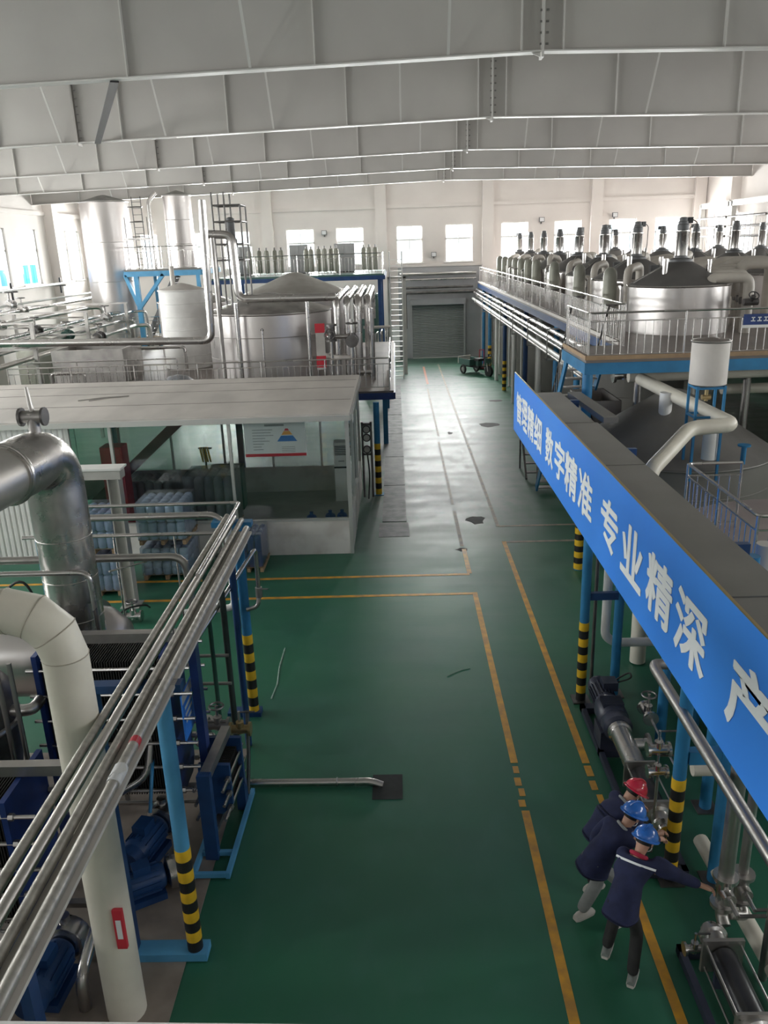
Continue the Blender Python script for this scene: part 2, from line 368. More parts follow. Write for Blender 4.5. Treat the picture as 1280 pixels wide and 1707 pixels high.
# windows: frame, mullion, sill, panes
def window(k, axis, pos, a, b_, z0, z1, inward):
    w_ = 0.06; m = (a+b_)/2; zt = z0 + (z1-z0)*0.62
    def bx(mb, u0, u1, c0, c1, th=0.05):
        if axis == 'x': mb.bb((u0, pos-th, c0), (u1, pos+th, c1))
        else: mb.bb((pos-th, u0, c0), (pos+th, u1, c1))
    mb = MB(); bx(mb, a, a+w_, z0, z1); bx(mb, b_-w_, b_, z0, z1); bx(mb, a, b_, z0, z0+w_); bx(mb, a, b_, z1-w_, z1)
    bx(mb, a, b_, zt-.05, zt+.05); bx(mb, m-.03, m+.03, z0, z1, 0.04)
    fr = struct('window_%d' % k, mb, 'white_paint')
    for u0, u1 in ((a+w_, m-.03), (m+.03, b_-w_)):
        for c0, c1 in ((z0+w_, zt-.05), (zt+.05, z1-w_)):
            p = MB(); bx(p, u0, u1, c0, c1, 0.004); struct('pane', p, 'window_glass', fr)
    s = MB()
    if axis == 'x': s.bb((a-.08, pos-.05, z0-.06), (b_+.08, pos+inward*.22, z0))
    else: s.bb((pos-.05, a-.08, z0-.06), (pos+inward*.22, b_+.08, z0))
    struct('window_sill', s, 'white_paint', fr)
k = 1
for a, b_ in BACK_WIN: window(k, 'x', YB+.15, a, b_, WIN_Z0, WIN_Z1, -1); k += 1
for a, b_ in LEFT_WIN: window(k, 'y', XL-.15, a, b_, LEFT_WZ[0], LEFT_WZ[1], 1); k += 1
for a, b_ in RIGHT_WIN: window(k, 'y', XR+.15, a, b_, 6.05, 8.35, -1); k += 1
for a, b_ in FRONT_WIN: window(k, 'x', YF-.15, a, b_, 6.05, 8.35, 1); k += 1

# roller shutter
mb = MB(); mb.bb((0.94, YB-.16, 0), (1.06, YB-.04, 3.75)); mb.bb((4.42, YB-.16, 0), (4.54, YB-.04, 3.75)); mb.bb((0.94, YB-.34, 3.45), (4.54, YB-.04, 3.80))
dr = struct('door_1', mb, 'wall_grey'); dr['label'] = 'closed grey roller shutter at the far end of the lane'
def slat(mb): mb.prism([(-1.68, 0, 0), (-1.68, -.02, .008), (-1.68, -.05, .05), (-1.68, -.02, .092), (-1.68, 0, .1)], (3.36, 0, 0))
ms = shared('slat', slat, 'shutter', False)
for i in range(35): inst('slat', ms, dr, (2.74, YB-.06, 0.02+i*0.0985))
struct('bottom_bar', MB().bb((1.06, YB-.14, 0.0), (4.42, YB-.05, 0.05)), 'aluminium', dr)
# ================================================================ ROOF BEAMS
BEAM_Y = [8.8, 16.7, 24.65, 32.6, 40.2, 47.3]
BNAME = {8.8: 'white painted steel roof beam sixth from the shutter wall', 16.7: 'white painted steel roof beam fifth from the shutter wall, carrying the upper end of a dark strip',
         24.65: 'white painted steel roof beam fourth from the shutter wall, meeting the lower end of a dark strip', 32.6: 'white painted steel roof beam third from the shutter wall',
         40.2: 'white painted steel roof beam second from the shutter wall', 47.3: 'white painted steel roof beam nearest to the shutter wall'}
def stiff(mb): mb.bb((-.012, -.11, 0), (.012, 0, WEB-.03))
def brace(mb): mb.bar((0, 0, 0.02), (0, -1.05, WEB-.05), 0.05, 0.02)
def bolt(mb): mb.cyl((0, -.05, 0), (0, 0, 0), 0.02, 6)
m_st = shared('stiffener', stiff, 'beam_edge', False); m_br = shared('fly_brace', brace, 'beam_edge', False); m_bo = shared('bolt', bolt, 'bolt', False)
for y in BEAM_Y:
    t = thing('roof_beam', BNAME[y], 'roof beam', (RIDGE_X, y, RIDGE_Z), 'steel roof beams across the hall')
    wb = MB(); fb = MB(); 
    for x0, x1 in ((XL+.02, RIDGE_X), (RIDGE_X, XR-.02)):
        a, c = flange_z(x0), flange_z(x1)
        wb.prism([(x0, y-.006, a), (x1, y-.006, c), (x1, y-.006, c+WEB), (x0, y-.006, a+WEB)], (0, .012, 0))
        fb.prism([(x0, y-.13, a-.025), (x1, y-.13, c-.025), (x1, y-.13, c), (x0, y-.13, a)], (0, .26, 0))
    obj('web', wb, 'beam_white', t, False); obj('bottom_flange', fb, 'beam_edge', t, False)
    for xs in (-17.5, -14.4, -11.2, -7.6, -4.6, -1.2, 6.0, 9.3, 12.6, 15.9):
        xx = xs + random.uniform(-.3, .3)
        inst('stiffener', m_st, t, (xx, y-.006, flange_z(xx)))
    for xs in (-15.8, -12.0, -9.6, -6.2, -2.8, 0.6, 4.9, 7.4, 10.6, 14.0):
        xx = xs + random.uniform(-.5, .5)
        if random.random() < .75: inst('fly_brace', m_br, t, (xx, y-.1, flange_z(xx)))
    sp = obj('splice_plate', MB().bb((RIDGE_X-.022, y-.15, RIDGE_Z-.12), (RIDGE_X+.022, y+.15, RIDGE_Z+WEB)), 'beam_edge', t, False)
    obj('splice_gusset', MB().prism([(RIDGE_X-.25, y-.01, RIDGE_Z), (RIDGE_X+.02, y-.01, RIDGE_Z-.12), (RIDGE_X+.02, y-.01, RIDGE_Z)], (0, .02, 0)), 'beam_edge', t, False)
    for i in range(8):
        for s in (-1, 1): inst('bolt', m_bo, t, (RIDGE_X+s*.055, y-.09, RIDGE_Z+.1+i*.18), (0, 0, PI/2))
    for s in (-1, 1): inst('stiffener', m_st, t, (RIDGE_X+s*.38, y-.006, flange_z(RIDGE_X+s*.38)))
    for xe in (-8.8,):
        obj('splice_plate', MB().bb((xe-.022, y-.15, flange_z(xe)-.1), (xe+.022, y+.15, flange_z(xe)+WEB)), 'steel_dull', t, False)
        for i in range(7): inst('bolt', m_bo, t, (xe+.06, y-.09, flange_z(xe)+.1+i*.2), (0, 0, PI/2))
A = PY(190, 130, 16.7); B = PY(163, 241, 24.65)
A.z = flange_z(A.x)-.045; B.z = flange_z(B.x)-.045
tag(obj('steel_strip', MB().bar(A, B, 0.16, 0.03), 'black_metal', None, False), 'dark loose steel strip slanting between two white roof beams', 'steel strip')
# ================================================================ FLOOR MARKINGS AND WEAR
def strip(mb, x0, y0, x1, y1, w=0.105, z=0.004):
    if abs(x1-x0) < 1e-6: mb.bb((x0-w/2, y0, 0), (x0+w/2, y1, z))
    else: mb.bb((x0, y0-w/2, 0), (x1, y0+w/2, z))
def marking(label, mat, segs):
    mb = MB()
    for s in segs: strip(mb, *s)
    return tag(obj('floor_line', mb, mat, None, False), label, 'floor line')
marking('yellow floor line with a corner, bordering the open green bay beside the pipe rack', 'yellow_line',
        [(1.55, 4.2, 1.55, 8.9), (1.53, 8.98, 1.53, 9.12, .09), (1.56, 9.2, 1.56, 9.36, .08), (1.54, 9.42, 1.54, 9.6, .09), (1.55, 9.7, 1.55, 9.86, .08), (1.55, 9.94, 1.55, 15.98), (-12.0, 15.93, 1.50, 15.93)])
marking('yellow floor line with a corner, running under the three workers', 'yellow_line',
        [(2.58, 4.2, 2.58, 8.95), (2.60, 9.02, 2.60, 9.2, .08), (2.57, 9.3, 2.57, 9.5, .09), (2.58, 9.6, 2.58, 9.84, .1), (2.58, 9.9, 2.58, 19.06)])
marking('pale floor line crossing to the striped post from the yellow line by the workers', 'faded_line', [(2.63, 19.02, 6.5, 19.02)])
marking('yellow floor line turning in front of the glass walled room', 'yellow_line', [(-12.0, 17.0, 1.53, 17.0), (1.53, 17.05, 1.53, 18.6)])
marking('faded floor line running along the lane towards the roller shutter', 'faded_line', [(1.5, 18.8, 1.5, 21.6, .09), (1.5, 22.2, 1.5, 30.0, .08), (1.55, 31.0, 1.55, 42.0, .08)])
marking('faint floor line along the lane with a branch towards the banner', 'faded_line', [(2.57, 20.2, 2.57, 51.0, .09), (2.6, 20.22, 6.5, 20.22)])
marking('short reddish floor line in front of the roller shutter', 'red_line', [(1.62, 43.5, 1.62, 50.0, .12)])
def on_floor(name, mb, mat): o = struct(name, mb, mat, fl); return o
tr = [20.8, 24.3, 27.9, 31.6, 35.4, 39.4, 43.5]
for i in range(6): on_floor('trench_slab', MB().bb((-.52, tr[i], 0), (.14, tr[i+1]-.06, .012)), 'trench')
on_floor('trench_slab', MB().bb((-.6, 19.6, 0), (.2, 20.7, .006)), 'trench')
def blot(x, y, rx, ry, mat, n=14, z=.003, seed=1):
    R = random.Random(seed); P = []
    for i in range(n):
        a = 2*PI*i/n; k = R.uniform(.7, 1.15); P.append((x+rx*k*math.cos(a), y+ry*k*math.sin(a), 0.0))
    on_floor('floor_patch', MB().prism(P, (0, 0, z)), mat)
for i, (px, py, rx, ry) in enumerate(((815, 708, .42, .45), (793, 867, .28, .35), (750, 722, .1, .25), (770, 916, .16, .12), (828, 668, .35, .3))):
    p = PZ(px, py); blot(p.x, p.y, rx, ry, 'pit_dark', seed=i)
p = PZ(648, 1313); on_floor('pit_cover', MB().bb((-.5, 9.18, 0), (-.08, 9.72, .006)), 'pit_dark')
on_floor('scrape', MB().tube([PZ(475, 1080, .002), PZ(466, 1110, .002), PZ(462, 1140, .002), PZ(452, 1165, .002)], .012, 4), 'scrape')
on_floor('scrape', MB().tube([PZ(745, 1127, .002), PZ(768, 1117, .002), PZ(783, 1114, .002)], .010, 4), 'scrape')
on_floor('concrete_pad', MB().bb((-6.6, 4.6, 0), (-2.42, 10.4, .015)), 'concrete')
# ================================================================ LEFT FOREGROUND: PIPE RACK AND HEAT EXCHANGERS
def hazard(parent, x, y, r, z0, z1, n, top='haz_yellow'):
    h = (z1-z0)/n
    for i in range(n):
        c = 'haz_yellow' if (n-1-i) % 2 == (0 if top == 'haz_yellow' else 1) else 'haz_black'
        me = shared('band_%s_%.3f_%.3f' % (c, r, h), lambda mb: mb.cyl((0, 0, 0), (0, 0, h), r+.004, 16), c)
        inst('hazard_band', me, parent, (x, y, z0+i*h))
def post(label, x, y, r, top, hz=1.4, n=9, z0=0.0, base=True):
    t = thing('blue_post', label, 'post', (x, y, 0))
    obj('shaft', MB().cyl((x, y, z0), (x, y, top), r, 16), 'blue_post', t)
    if hz: hazard(t, x, y, r, z0+.02, hz, n)
    if base: obj('base_plate', MB().bb((x-r*1.7, y-r*1.7, z0), (x+r*1.7, y+r*1.7, z0+.02)), 'blue_post', t, False)
    return t
t = thing('pipe_rack_post', 'light blue rack post with a striped foot standing on a blue floor beam', 'post', (-2.33, 6.68, 0))
obj('shaft', MB().cyl((-2.33, 6.68, .11), (-2.33, 6.68, 3.28), .078, 16), 'blue_light', t)
hazard(t, -2.33, 6.68, .078, .11, 1.42, 10)
obj('floor_beam', MB().bb((-3.35, 6.58, .016), (-2.19, 6.78, .11)), 'blue_light', t, False)
obj('inner_leg', MB().bar((-3.0, 6.68, .1), (-3.0, 6.68, 3.26), .12, .12), 'blue_machine', t, False)
obj('top_arm', MB().bb((-3.2, 6.62, 3.26), (-2.12, 6.74, 3.34)), 'blue_machine', t, False)
t = thing('pipe_rack_post', 'blue rack post with a striped foot beside the yellow line bay', 'post', (-2.48, 11.38, 0))
obj('shaft', MB().cyl((-2.48, 11.38, 0), (-2.48, 11.38, 3.30), .078, 16), 'blue_post', t)
hazard(t, -2.48, 11.38, .078, .02, 1.45, 9, 'haz_yellow')
obj('foot', MB().bb((-2.9, 11.28, 0), (-2.36, 11.48, .08)), 'blue_machine', t, False)
obj('top_arm', MB().bb((-2.85, 11.30, 3.26), (-2.25, 11.46, 3.34)), 'blue_post', t, False)
# bundle of long pipes on the rack
RK = 3.34
for x, r, y1, m, lb in ((-2.64, .040, 11.5, 'pipe_wrap', 'steel pipe on the rack, innermost of the bundle of four'), (-2.52, .046, 11.4, 'alu_jacket', 'steel pipe on the rack, second from the inside of the bundle of four'),
                        (-2.385, .040, 11.3, 'pipe_wrap', 'steel pipe on the rack, third from the inside of the bundle of four')):
    tag(obj('rack_pipe', MB().cyl((x, 2.2, RK+r), (x, y1, RK+r), r, 14), m), lb, 'pipe')
t = thing('rack_pipe', 'steel pipe on the rack with tape wrapped round its joint, outermost of the bundle', 'pipe', (-2.24, 2.2, RK))
obj('tube', MB().cyl((-2.24, 2.2, RK+.045), (-2.24, 10.9, RK+.045), .045, 14), 'pipe_wrap', t)
obj('tape', MB().cyl((-2.24, 5.1, RK+.045), (-2.24, 5.3, RK+.045), .056, 10), 'paper', t)
obj('tape_flag', MB().prism([(-2.28, 5.12, RK+.09), (-2.16, 5.2, RK+.09), (-2.2, 5.28, RK+.11)], (0, 0, .004)), 'paper', t, False)
obj('tape_mark', MB().cyl((-2.24, 5.6, RK+.045), (-2.24, 5.68, RK+.045), .047, 10), 'red', t)
tag(obj('cable_tray', MB().bb((-2.36, 2.3, RK-.03), (-2.17, 10.9, RK)), 'offwhite', None, False), 'flat pale tray lying under the outermost rack pipe', 'cable tray')
# rails and pipes that turn off at the end of the rack
A = PZ(393, 834, 3.5); 
tag(obj('handrail_pipe', MB().tube([(-2.50, 9.0, 3.46), (A.x+.05, A.y, 3.46), (-5.6, A.y, 3.46)], .028, 10, .06), 'steel'), 'thin steel rail turning off at the far end of the pipe rack', 'rail')
tag(obj('down_pipe', MB().tube([(-5.6, 11.45, 3.42), (-2.72, 11.45, 3.42), (-2.62, 11.45, 1.55)], .055, 12, .22), 'steel'), 'steel pipe bending down beside the far rack post', 'pipe')
tag(obj('cross_pipe', MB().cyl((-5.6, 11.05, 3.27), (-2.60, 11.05, 3.27), .028, 10), 'steel'), 'thin steel pipe crossing below the rail in front of the wrapped pallets', 'pipe')
tag(obj('down_pipe', MB().tube([(-6.4, 9.75, 3.42), (-2.85, 9.75, 3.42), (-2.80, 9.75, 2.35)], .052, 12, .2), 'steel_dull'), 'steel pipe with a swept end bend above the dark plate pack', 'pipe')
tag(obj('down_pipe', MB().tube([(-6.4, 9.18, 3.46), (-3.90, 9.18, 3.46), (-3.86, 9.18, .02)], .036, 12, .14), 'steel'), 'slim steel pipe dropping in front of the foil wrapped duct', 'pipe')
tag(obj('tie_wire', MB().tube([(-3.36, 9.75, 3.36), (-3.62, 9.12, 3.49)], .012, 6), 'steel'), 'short steel tie between two steel pipes beside the foil duct', 'tie')
for i, (x, m, z0, lb) in enumerate(((-4.85, 'steel', 1.6, 'upright thin steel rod beside the foil wrapped duct'), (-3.95, 'steel_dull', 1.2, 'upright thin steel rod between the wrapped pallets'))):
    tag(obj('steel_rod', MB().cyl((x+.6, 11.05, 0), (x+.6, 11.05, 3.3), .014, 8), m), lb, 'rod')
tag(obj('white_pipe', MB().tube([(-2.60, 11.25, 3.25), (-2.60, 11.25, 1.98), (-3.4, 11.25, 1.90)], .055, 12, .12), 'white_paint'), 'white pipe running down beside the far rack post', 'pipe')
t = thing('drain_pipe', 'slanting steel pipe with a hooked valve beside the far rack post', 'pipe', (-2.24, 11.4, 2.0))
obj('tube', MB().tube([(-2.95, 8.9, 2.1), (-2.22, 11.3, 2.92), (-2.22, 11.3, 2.2), (-2.24, 11.25, 1.98), (-2.42, 11.25, 1.93)], .035, 10, .1), 'steel', t)
obj('valve_body', MB().cyl((-2.22, 11.3, 2.12), (-2.22, 11.3, 2.28), .055, 10), 'steel_dull', t)
obj('valve_lever', MB().bar((-2.22, 11.28, 2.26), (-2.05, 11.18, 2.3), .03, .012), 'steel_dark', t, False)
# cream insulated duct with a mitred elbow
t = thing('cream_duct', 'thick cream duct with a mitred elbow dropping to the floor', 'duct', (-2.86, 6.05, 0))
xv, yv, zh, r = -2.87, 6.02, 4.42, .19
obj('riser', MB().cyl((xv, yv, .016), (xv, yv, zh-.42), r, 24), 'cream', t)
def mitre(c0, a0, a1, steps, R, r, n=24):
    mb = MB(); rings = []
    for i in range(steps+1):
        a = a0+(a1-a0)*i/steps; c = Vector((c0[0]+R*math.cos(a), c0[1], c0[2]+R*math.sin(a))); rad = Vector((math.cos(a), 0, math.sin(a)))
        k = 1/math.cos((a1-a0)/steps/2) if 0 < i < steps else 1
        rings.append([c + rad*(math.cos(2*PI*j/n)*r*k) + Vector((0, 1, 0))*(math.sin(2*PI*j/n)*r) for j in range(n)])
    vs = [v for q in rings for v in q]; fs = [(i*n+j, i*n+(j+1) % n, (i+1)*n+(j+1) % n, (i+1)*n+j) for i in range(steps) for j in range(n)]
    return mb.add(vs, fs), rings
mb, rings = mitre((xv-.42, yv, zh-.42), 0, PI/2, 3, .42, r)
obj('elbow', mb, 'cream', t)
obj('run', MB().cyl((xv-.42, yv, zh), (xv-3.6, yv, zh), r, 24), 'cream', t)
for rg in rings:
    s = MB(); s.tube(rg+[rg[0]], .006, 5, 0.0, 1); obj('seam', s, 'cream_seam', t)
obj('seam', MB().torus((xv-.62, yv, zh), r, .006, (1, 0, 0)), 'cream_seam', t)
obj('label_plate', MB().bb((xv+.10, yv-.19, 1.0), (xv+.192, yv-.15, 1.45)), 'red', t, False, 'red and white label')
obj('label_print', MB().bb((xv+.12, yv-.192, 1.12), (xv+.17, yv-.19, 1.34)), 'paper', t, False)
# foil wrapped duct
t = thing('foil_duct', 'large foil wrapped duct with a rounded elbow and a valve on top', 'duct', (-4.35, 9.5, 2.2))
ex, ey, ez = -4.28, 9.5, 4.92; rd = .345
dirv = Vector((-.10, -1, 0)).normalized()
obj('bend', MB().tube([(ex, ey, 3.9), (ex, ey, ez), Vector((ex, ey, ez))+dirv*1.05], rd, 28, .62, 10), 'foil', t)
obj('riser', MB().cyl((ex, ey, 2.35), (ex, ey, 3.92), rd*.98, 28), 'foil', t)
s0 = Vector((ex, ey, ez))+dirv*.95
obj('run', MB().cyl(s0, s0+dirv*4.2, rd*.93, 28), 'alu_jacket', t)
obj('wrap_edge', MB().torus(s0+dirv*.05, rd*.97, .03, dirv, 28, 8), 'foil', t)
for z in (2.75, 3.3, 3.85): obj('seam', MB().torus((ex, ey, z), rd*.985, .006, (0, 0, 1), 28, 6), 'steel_dull', t)
vx, vy = ex-.02, ey-.25
va = obj('valve', MB().cyl((vx, vy, ez+.25), (vx, vy, ez+.55), .07, 12).cyl((vx-.12, vy, ez+.50), (vx+.12, vy, ez+.50), .075, 12), 'steel_dull', t)
obj('valve_flange', MB().cyl((vx-.15, vy, ez+.50), (vx-.12, vy, ez+.50), .11, 14), 'steel_dark', va); obj('valve_flange', MB().cyl((vx+.12, vy, ez+.50), (vx+.15, vy, ez+.50), .11, 14), 'steel_dark', va)
obj('valve_stem', MB().cyl((vx, vy, ez+.55), (vx-.02, vy, ez+.85), .035, 10, .02), 'steel_dull', va)
# horizontal stainless vessel the foil duct feeds
t = thing('evaporator_vessel', 'horizontal stainless vessel under the foil wrapped duct', 'vessel', (-5.4, 9.5, 0))
q = Matrix(((0, 0, 1), (0, 1, 0), (-1, 0, 0)))
obj('shell', MB().lathe([(.12, -1.75), (.42, -1.68), (.60, -1.45), (.62, -1.3), (.62, 1.0), (.60, 1.15), (.42, 1.38), (.12, 1.45)], (-5.25, 9.95, 1.98), 28, q), 'tank_steel', t)
obj('flange', MB().cyl((-4.3, 9.95, 1.98), (-4.22, 9.95, 1.98), .70, 24), 'steel_dull', t)
for x in (-6.2, -4.7): obj('saddle', MB().bb((x-.08, 9.55, 0.016), (x+.08, 10.35, 1.5)), 'blue_machine', t, False)
# pump bowl at the edge of the frame
t = thing('separator_bowl', 'dark rounded separator bowl beside the cream duct run', 'separator', (-5.1, 8.08, 0))
obj('bowl', MB().lathe([(.2, 1.0), (.34, 1.05), (.46, 1.35), (.52, 1.75), (.52, 2.35), (.5, 2.45), (.40, 2.6), (.2, 2.68)], (-5.1, 8.08, 0), 24), 'steel_dark', t)
obj('stand', MB().lathe([(.3, .016), (.3, .06), (.14, .1), (.14, .95), (.3, 1.02)], (-5.1, 8.08, 0), 16), 'blue_machine', t)
obj('clamp_ring', MB().torus((-5.1, 8.08, 2.05), .53, .035, (0, 0, 1), 24), 'steel_dull', t)
obj('nozzle', MB().tube([(-4.62, 8.08, 2.2), (-4.35, 8.08, 2.2), (-4.35, 8.3, 2.2)], .07, 12, .12), 'steel', t)

# plate heat exchangers, axis along local x
def plate_exchanger(name, label, L, W, z0, z1, npl, rods, blue='blue_navy', over=.7):
    t = thing(name, label, 'heat exchanger', (0, 0, 0))
    obj('frame_plate', MB().bb((-.06, -W/2-.06, z0-.12), (0, W/2+.06, z1+.12)), blue, t, False)
    pp = MB(); c = .14; y0, y1, a, b_ = -W/2-.05, W/2+.05, z0-.05, z1+.1
    pp.prism([(L, y0+c, a), (L, y1-c, a), (L, y1, a+c), (L, y1, b_), (L, y0, b_), (L, y0, a+c)], (.06, 0, 0)); obj('pressure_plate', pp, blue, t, False)
    me = shared('exch_plate_%s' % name+str(L), lambda mb: mb.bb((-.006, -W/2, z0), (.006, W/2, z1)), 'plate_black', False)
    for i in range(npl):
        s = 1.0 if i % 2 else .985
        inst('plate', me, t, (L*(i+.5)/npl, 0, 0), None, (1, s, 1))
    obj('carrying_bar', MB().bb((-.1, -.06, z1+.12), (L+over, .06, z1+.24)), 'steel_dull', t, False)
    obj('guide_bar', MB().bb((-.1, -.04, z0-.16), (L+over, .04, z0-.10)), 'steel_dull', t, False)
    obj('end_column', MB().bb((L+over-.04, -.08, .016), (L+over+.06, .08, z1+.24)), blue, t, False)
    rm = shared('tie_rod_%s' % name+str(L), lambda mb: mb.cyl((-.16, 0, 0), (L+.34, 0, 0), .022, 8), 'steel')
    nm = shared('tie_nut', lambda mb: mb.cyl((0, 0, 0), (.05, 0, 0), .04, 6), 'steel_dull', False)
    for sy in (-1, 1):
        for i in range(rods):
            z = z0+.08+(z1-z0-.16)*i/(rods-1)
            ro = inst('tie_rod', rm, t, (0, sy*(W/2+.03), z)); inst('nut', nm, ro, (0, 0, 0)).location = (L+.07, 0, 0)
    for sy in (-1, 1): obj('foot', MB().bb((-.10, sy*W/2-.06, .016), (.04, sy*W/2+.06, z0)), blue, t, False)
    return t
t = plate_exchanger('plate_heat_exchanger', 'black plate pack heat exchanger beside the hanging blue sign', 1.45, .62, .75, 2.62, 46, 6, 'blue_navy', .3)
t.location = (-4.45, 9.55-.02, 0); t.location = (-4.34, 8.72, 0)
t2 = plate_exchanger('plate_heat_exchanger', 'black plate pack heat exchanger with a navy end plate behind the cream duct', 1.6, .8, .55, 2.0, 52, 5, 'blue_navy', .55)
t2.location = (-5.65, 7.0, 0)
t3 = plate_exchanger('plate_heat_exchanger', 'low plate heat exchanger with a bright blue end plate under the rack pipes', 1.5, .7, .45, 1.25, 48, 4, 'blue_machine', .5)
t3.location = (-5.5, 5.5, 0)
t4 = plate_exchanger('plate_heat_exchanger', 'small blue plate heat exchanger on a skid beside the floor drain pipe', .5, .3, .42, 1.0, 18, 3, 'blue_machine', .42)
t4.location = (-2.40, 9.05, 0); t4.rotation_euler = (0, 0, -PI/2-.06)
# blue skid frame under the small exchanger
t = thing('skid_frame', 'open light blue skid frame under the small plate heat exchanger', 'frame', (-2.4, 8.5, 0))
for x in (-2.62, -2.2): obj('skid_rail', MB().bar((x, 7.75, .06), (x+.04, 9.35, .06), .05, .08), 'blue_light', t, False)
for y in (7.78, 8.15, 9.3): obj('cross_member', MB().bb((-2.62, y-.025, .03), (-2.17, y+.025, .09)), 'blue_light', t, False)
# hanging blue sign with white print
t = thing('hanging_sign', 'blue sign board with white lettering hanging beside the blue rack post', 'sign', (-2.72, 8.62, 1.5))
sg = [(-2.70, 8.36, 1.55), (-2.70, 8.92, 1.55), (-2.70, 8.92, 2.16), (-2.70, 8.36, 2.16)]
obj('board', MB().prism(sg, (.02, 0, 0)), 'blue_banner', t, False)
obj('header_strip', MB().bb((-2.681, 8.36, 2.04), (-2.678, 8.92, 2.16)), 'paper', t, False)
for i, z in enumerate((1.95, 1.86, 1.77)): obj('print_line', MB().bb((-2.681, 8.44, z-.02), (-2.678, 8.44+(.36, .30, .24)[i], z+.02)), 'letter_white', t, False)
obj('hanger', MB().cyl((-2.69, 8.4, 2.16), (-2.69, 8.4, 3.3), .008, 6).cyl((-2.69, 8.88, 2.16), (-2.69, 8.88, 3.3), .008, 6), 'steel_dark', t)
# vertical process pipes between the rack posts
for x, y, r, m, z0, lb in ((-2.50, 10.1, .045, 'dark_pipe', .3, 'thick dark green upright pipe beside the valve cluster'), (-2.66, 9.9, .032, 'green_pipe', .75, 'slim dark green upright pipe left of the thick dark pipe'),
                           (-2.88, 9.9, .030, 'steel_dull', .7, 'slim steel upright pipe beside the plate pack'), (-2.42, 10.5, .05, 'blue_machine', .02, 'dark blue upright pipe behind the thick dark green pipe')):
    tag(obj('upright_pipe', MB().cyl((x, y, z0), (x, y, 3.3), r, 12), m), lb, 'pipe')
for i, (z, y, x0, x1, lb) in enumerate(((1.86, 9.93, -3.2, -2.45, 'upper steel cross pipe between the upright pipes'), (1.42, 9.93, -3.1, -2.45, 'middle steel cross pipe between the upright pipes'), (1.02, 9.6, -3.05, -2.5, 'lower steel cross pipe leading to the valve cluster'), (.62, 9.7, -3.9, -2.35, 'long thin steel pipe low above the concrete pad'), (.25, 8.9, -4.2, -2.5, 'thin steel pipe just above the concrete pad'))):
    tag(obj('cross_pipe', MB().cyl((x0, y, z), (x1, y, z), .024, 10), 'steel_dull'), lb, 'pipe')
def valve(label, p, s=1.0, axis='x', mat='steel_dull', wheel=True, cat='valve'):
    x, y, z = p; t = thing('valve', label, cat, (x, y, z-.1*s)); d = Vector((1, 0, 0)) if axis == 'x' else (Vector((0, 1, 0)) if axis == 'y' else Vector((0, 0, 1)))
    c = Vector(p); u = Vector((0, 0, 1)) if axis != 'z' else Vector((0, -1, 0))
    obj('body', MB().cyl(c-d*.12*s, c+d*.12*s, .06*s, 12).cyl(c-u*.05*s, c+u*.12*s, .055*s, 12), mat, t)
    obj('flange', MB().cyl(c-d*.15*s, c-d*.115*s, .10*s, 14), mat, t); obj('flange', MB().cyl(c+d*.115*s, c+d*.15*s, .10*s, 14), mat, t)
    obj('stem', MB().cyl(c+u*.1*s, c+u*.28*s, .02*s, 8), 'steel', t)
    if wheel: obj('hand_wheel', MB().torus(c+u*.27*s, .09*s, .013*s, u, 16, 6).bar(c+u*.27*s-d*.09*s, c+u*.27*s+d*.09*s, .015*s, .01*s), 'steel_dark', t)
    else: obj('lever', MB().bar(c+u*.27*s, c+u*.27*s+(d if axis != 'z' else Vector((1, 0, 0)))*.22*s, .03*s, .012*s), 'steel_dark', t)
    return t
valve('steel valve on the slim steel upright pipe above the small blue exchanger', (-2.86, 9.88, .72), 1.1, 'z', 'steel_dull')
valve('steel valve beside the thick dark green pipe above the blue skid', (-2.62, 9.62, .95), 1.1, 'x', 'steel_dull')
valve('brass coloured valve at the foot of the dark green pipes', (-2.30, 9.55, .92), 1.0, 'x', 'brass', False)
tag(obj('loop_pipe', MB().tube([(-2.72, 9.3, .1), (-2.72, 9.3, .62), (-2.46, 9.3, .70)], .03, 10, .1), 'green_pipe'), 'short dark green pipe bent over beside the small blue exchanger', 'pipe')
tag(obj('loop_pipe', MB().tube([(-2.26, 9.9, 1.0), (-2.22, 9.55, .5), (-2.2, 9.2, .12)], .028, 10, .1), 'dark_pipe'), 'dark pipe curving down outside the small blue exchanger', 'pipe')
# floor drain pipe
t = thing('floor_pipe', 'steel pipe lying across the green floor, bent down into a pit', 'pipe', (-1.3, 9.5, 0))
obj('tube', MB().tube([(-2.32, 9.52, .06), (-.52, 9.50, .06), (-.36, 9.48, .008)], .052, 12, .1), 'steel', t)
obj('clip', MB().torus((-1.0, 9.51, .06), .054, .008, (1, 0, 0), 16, 6), 'steel_dull', t)
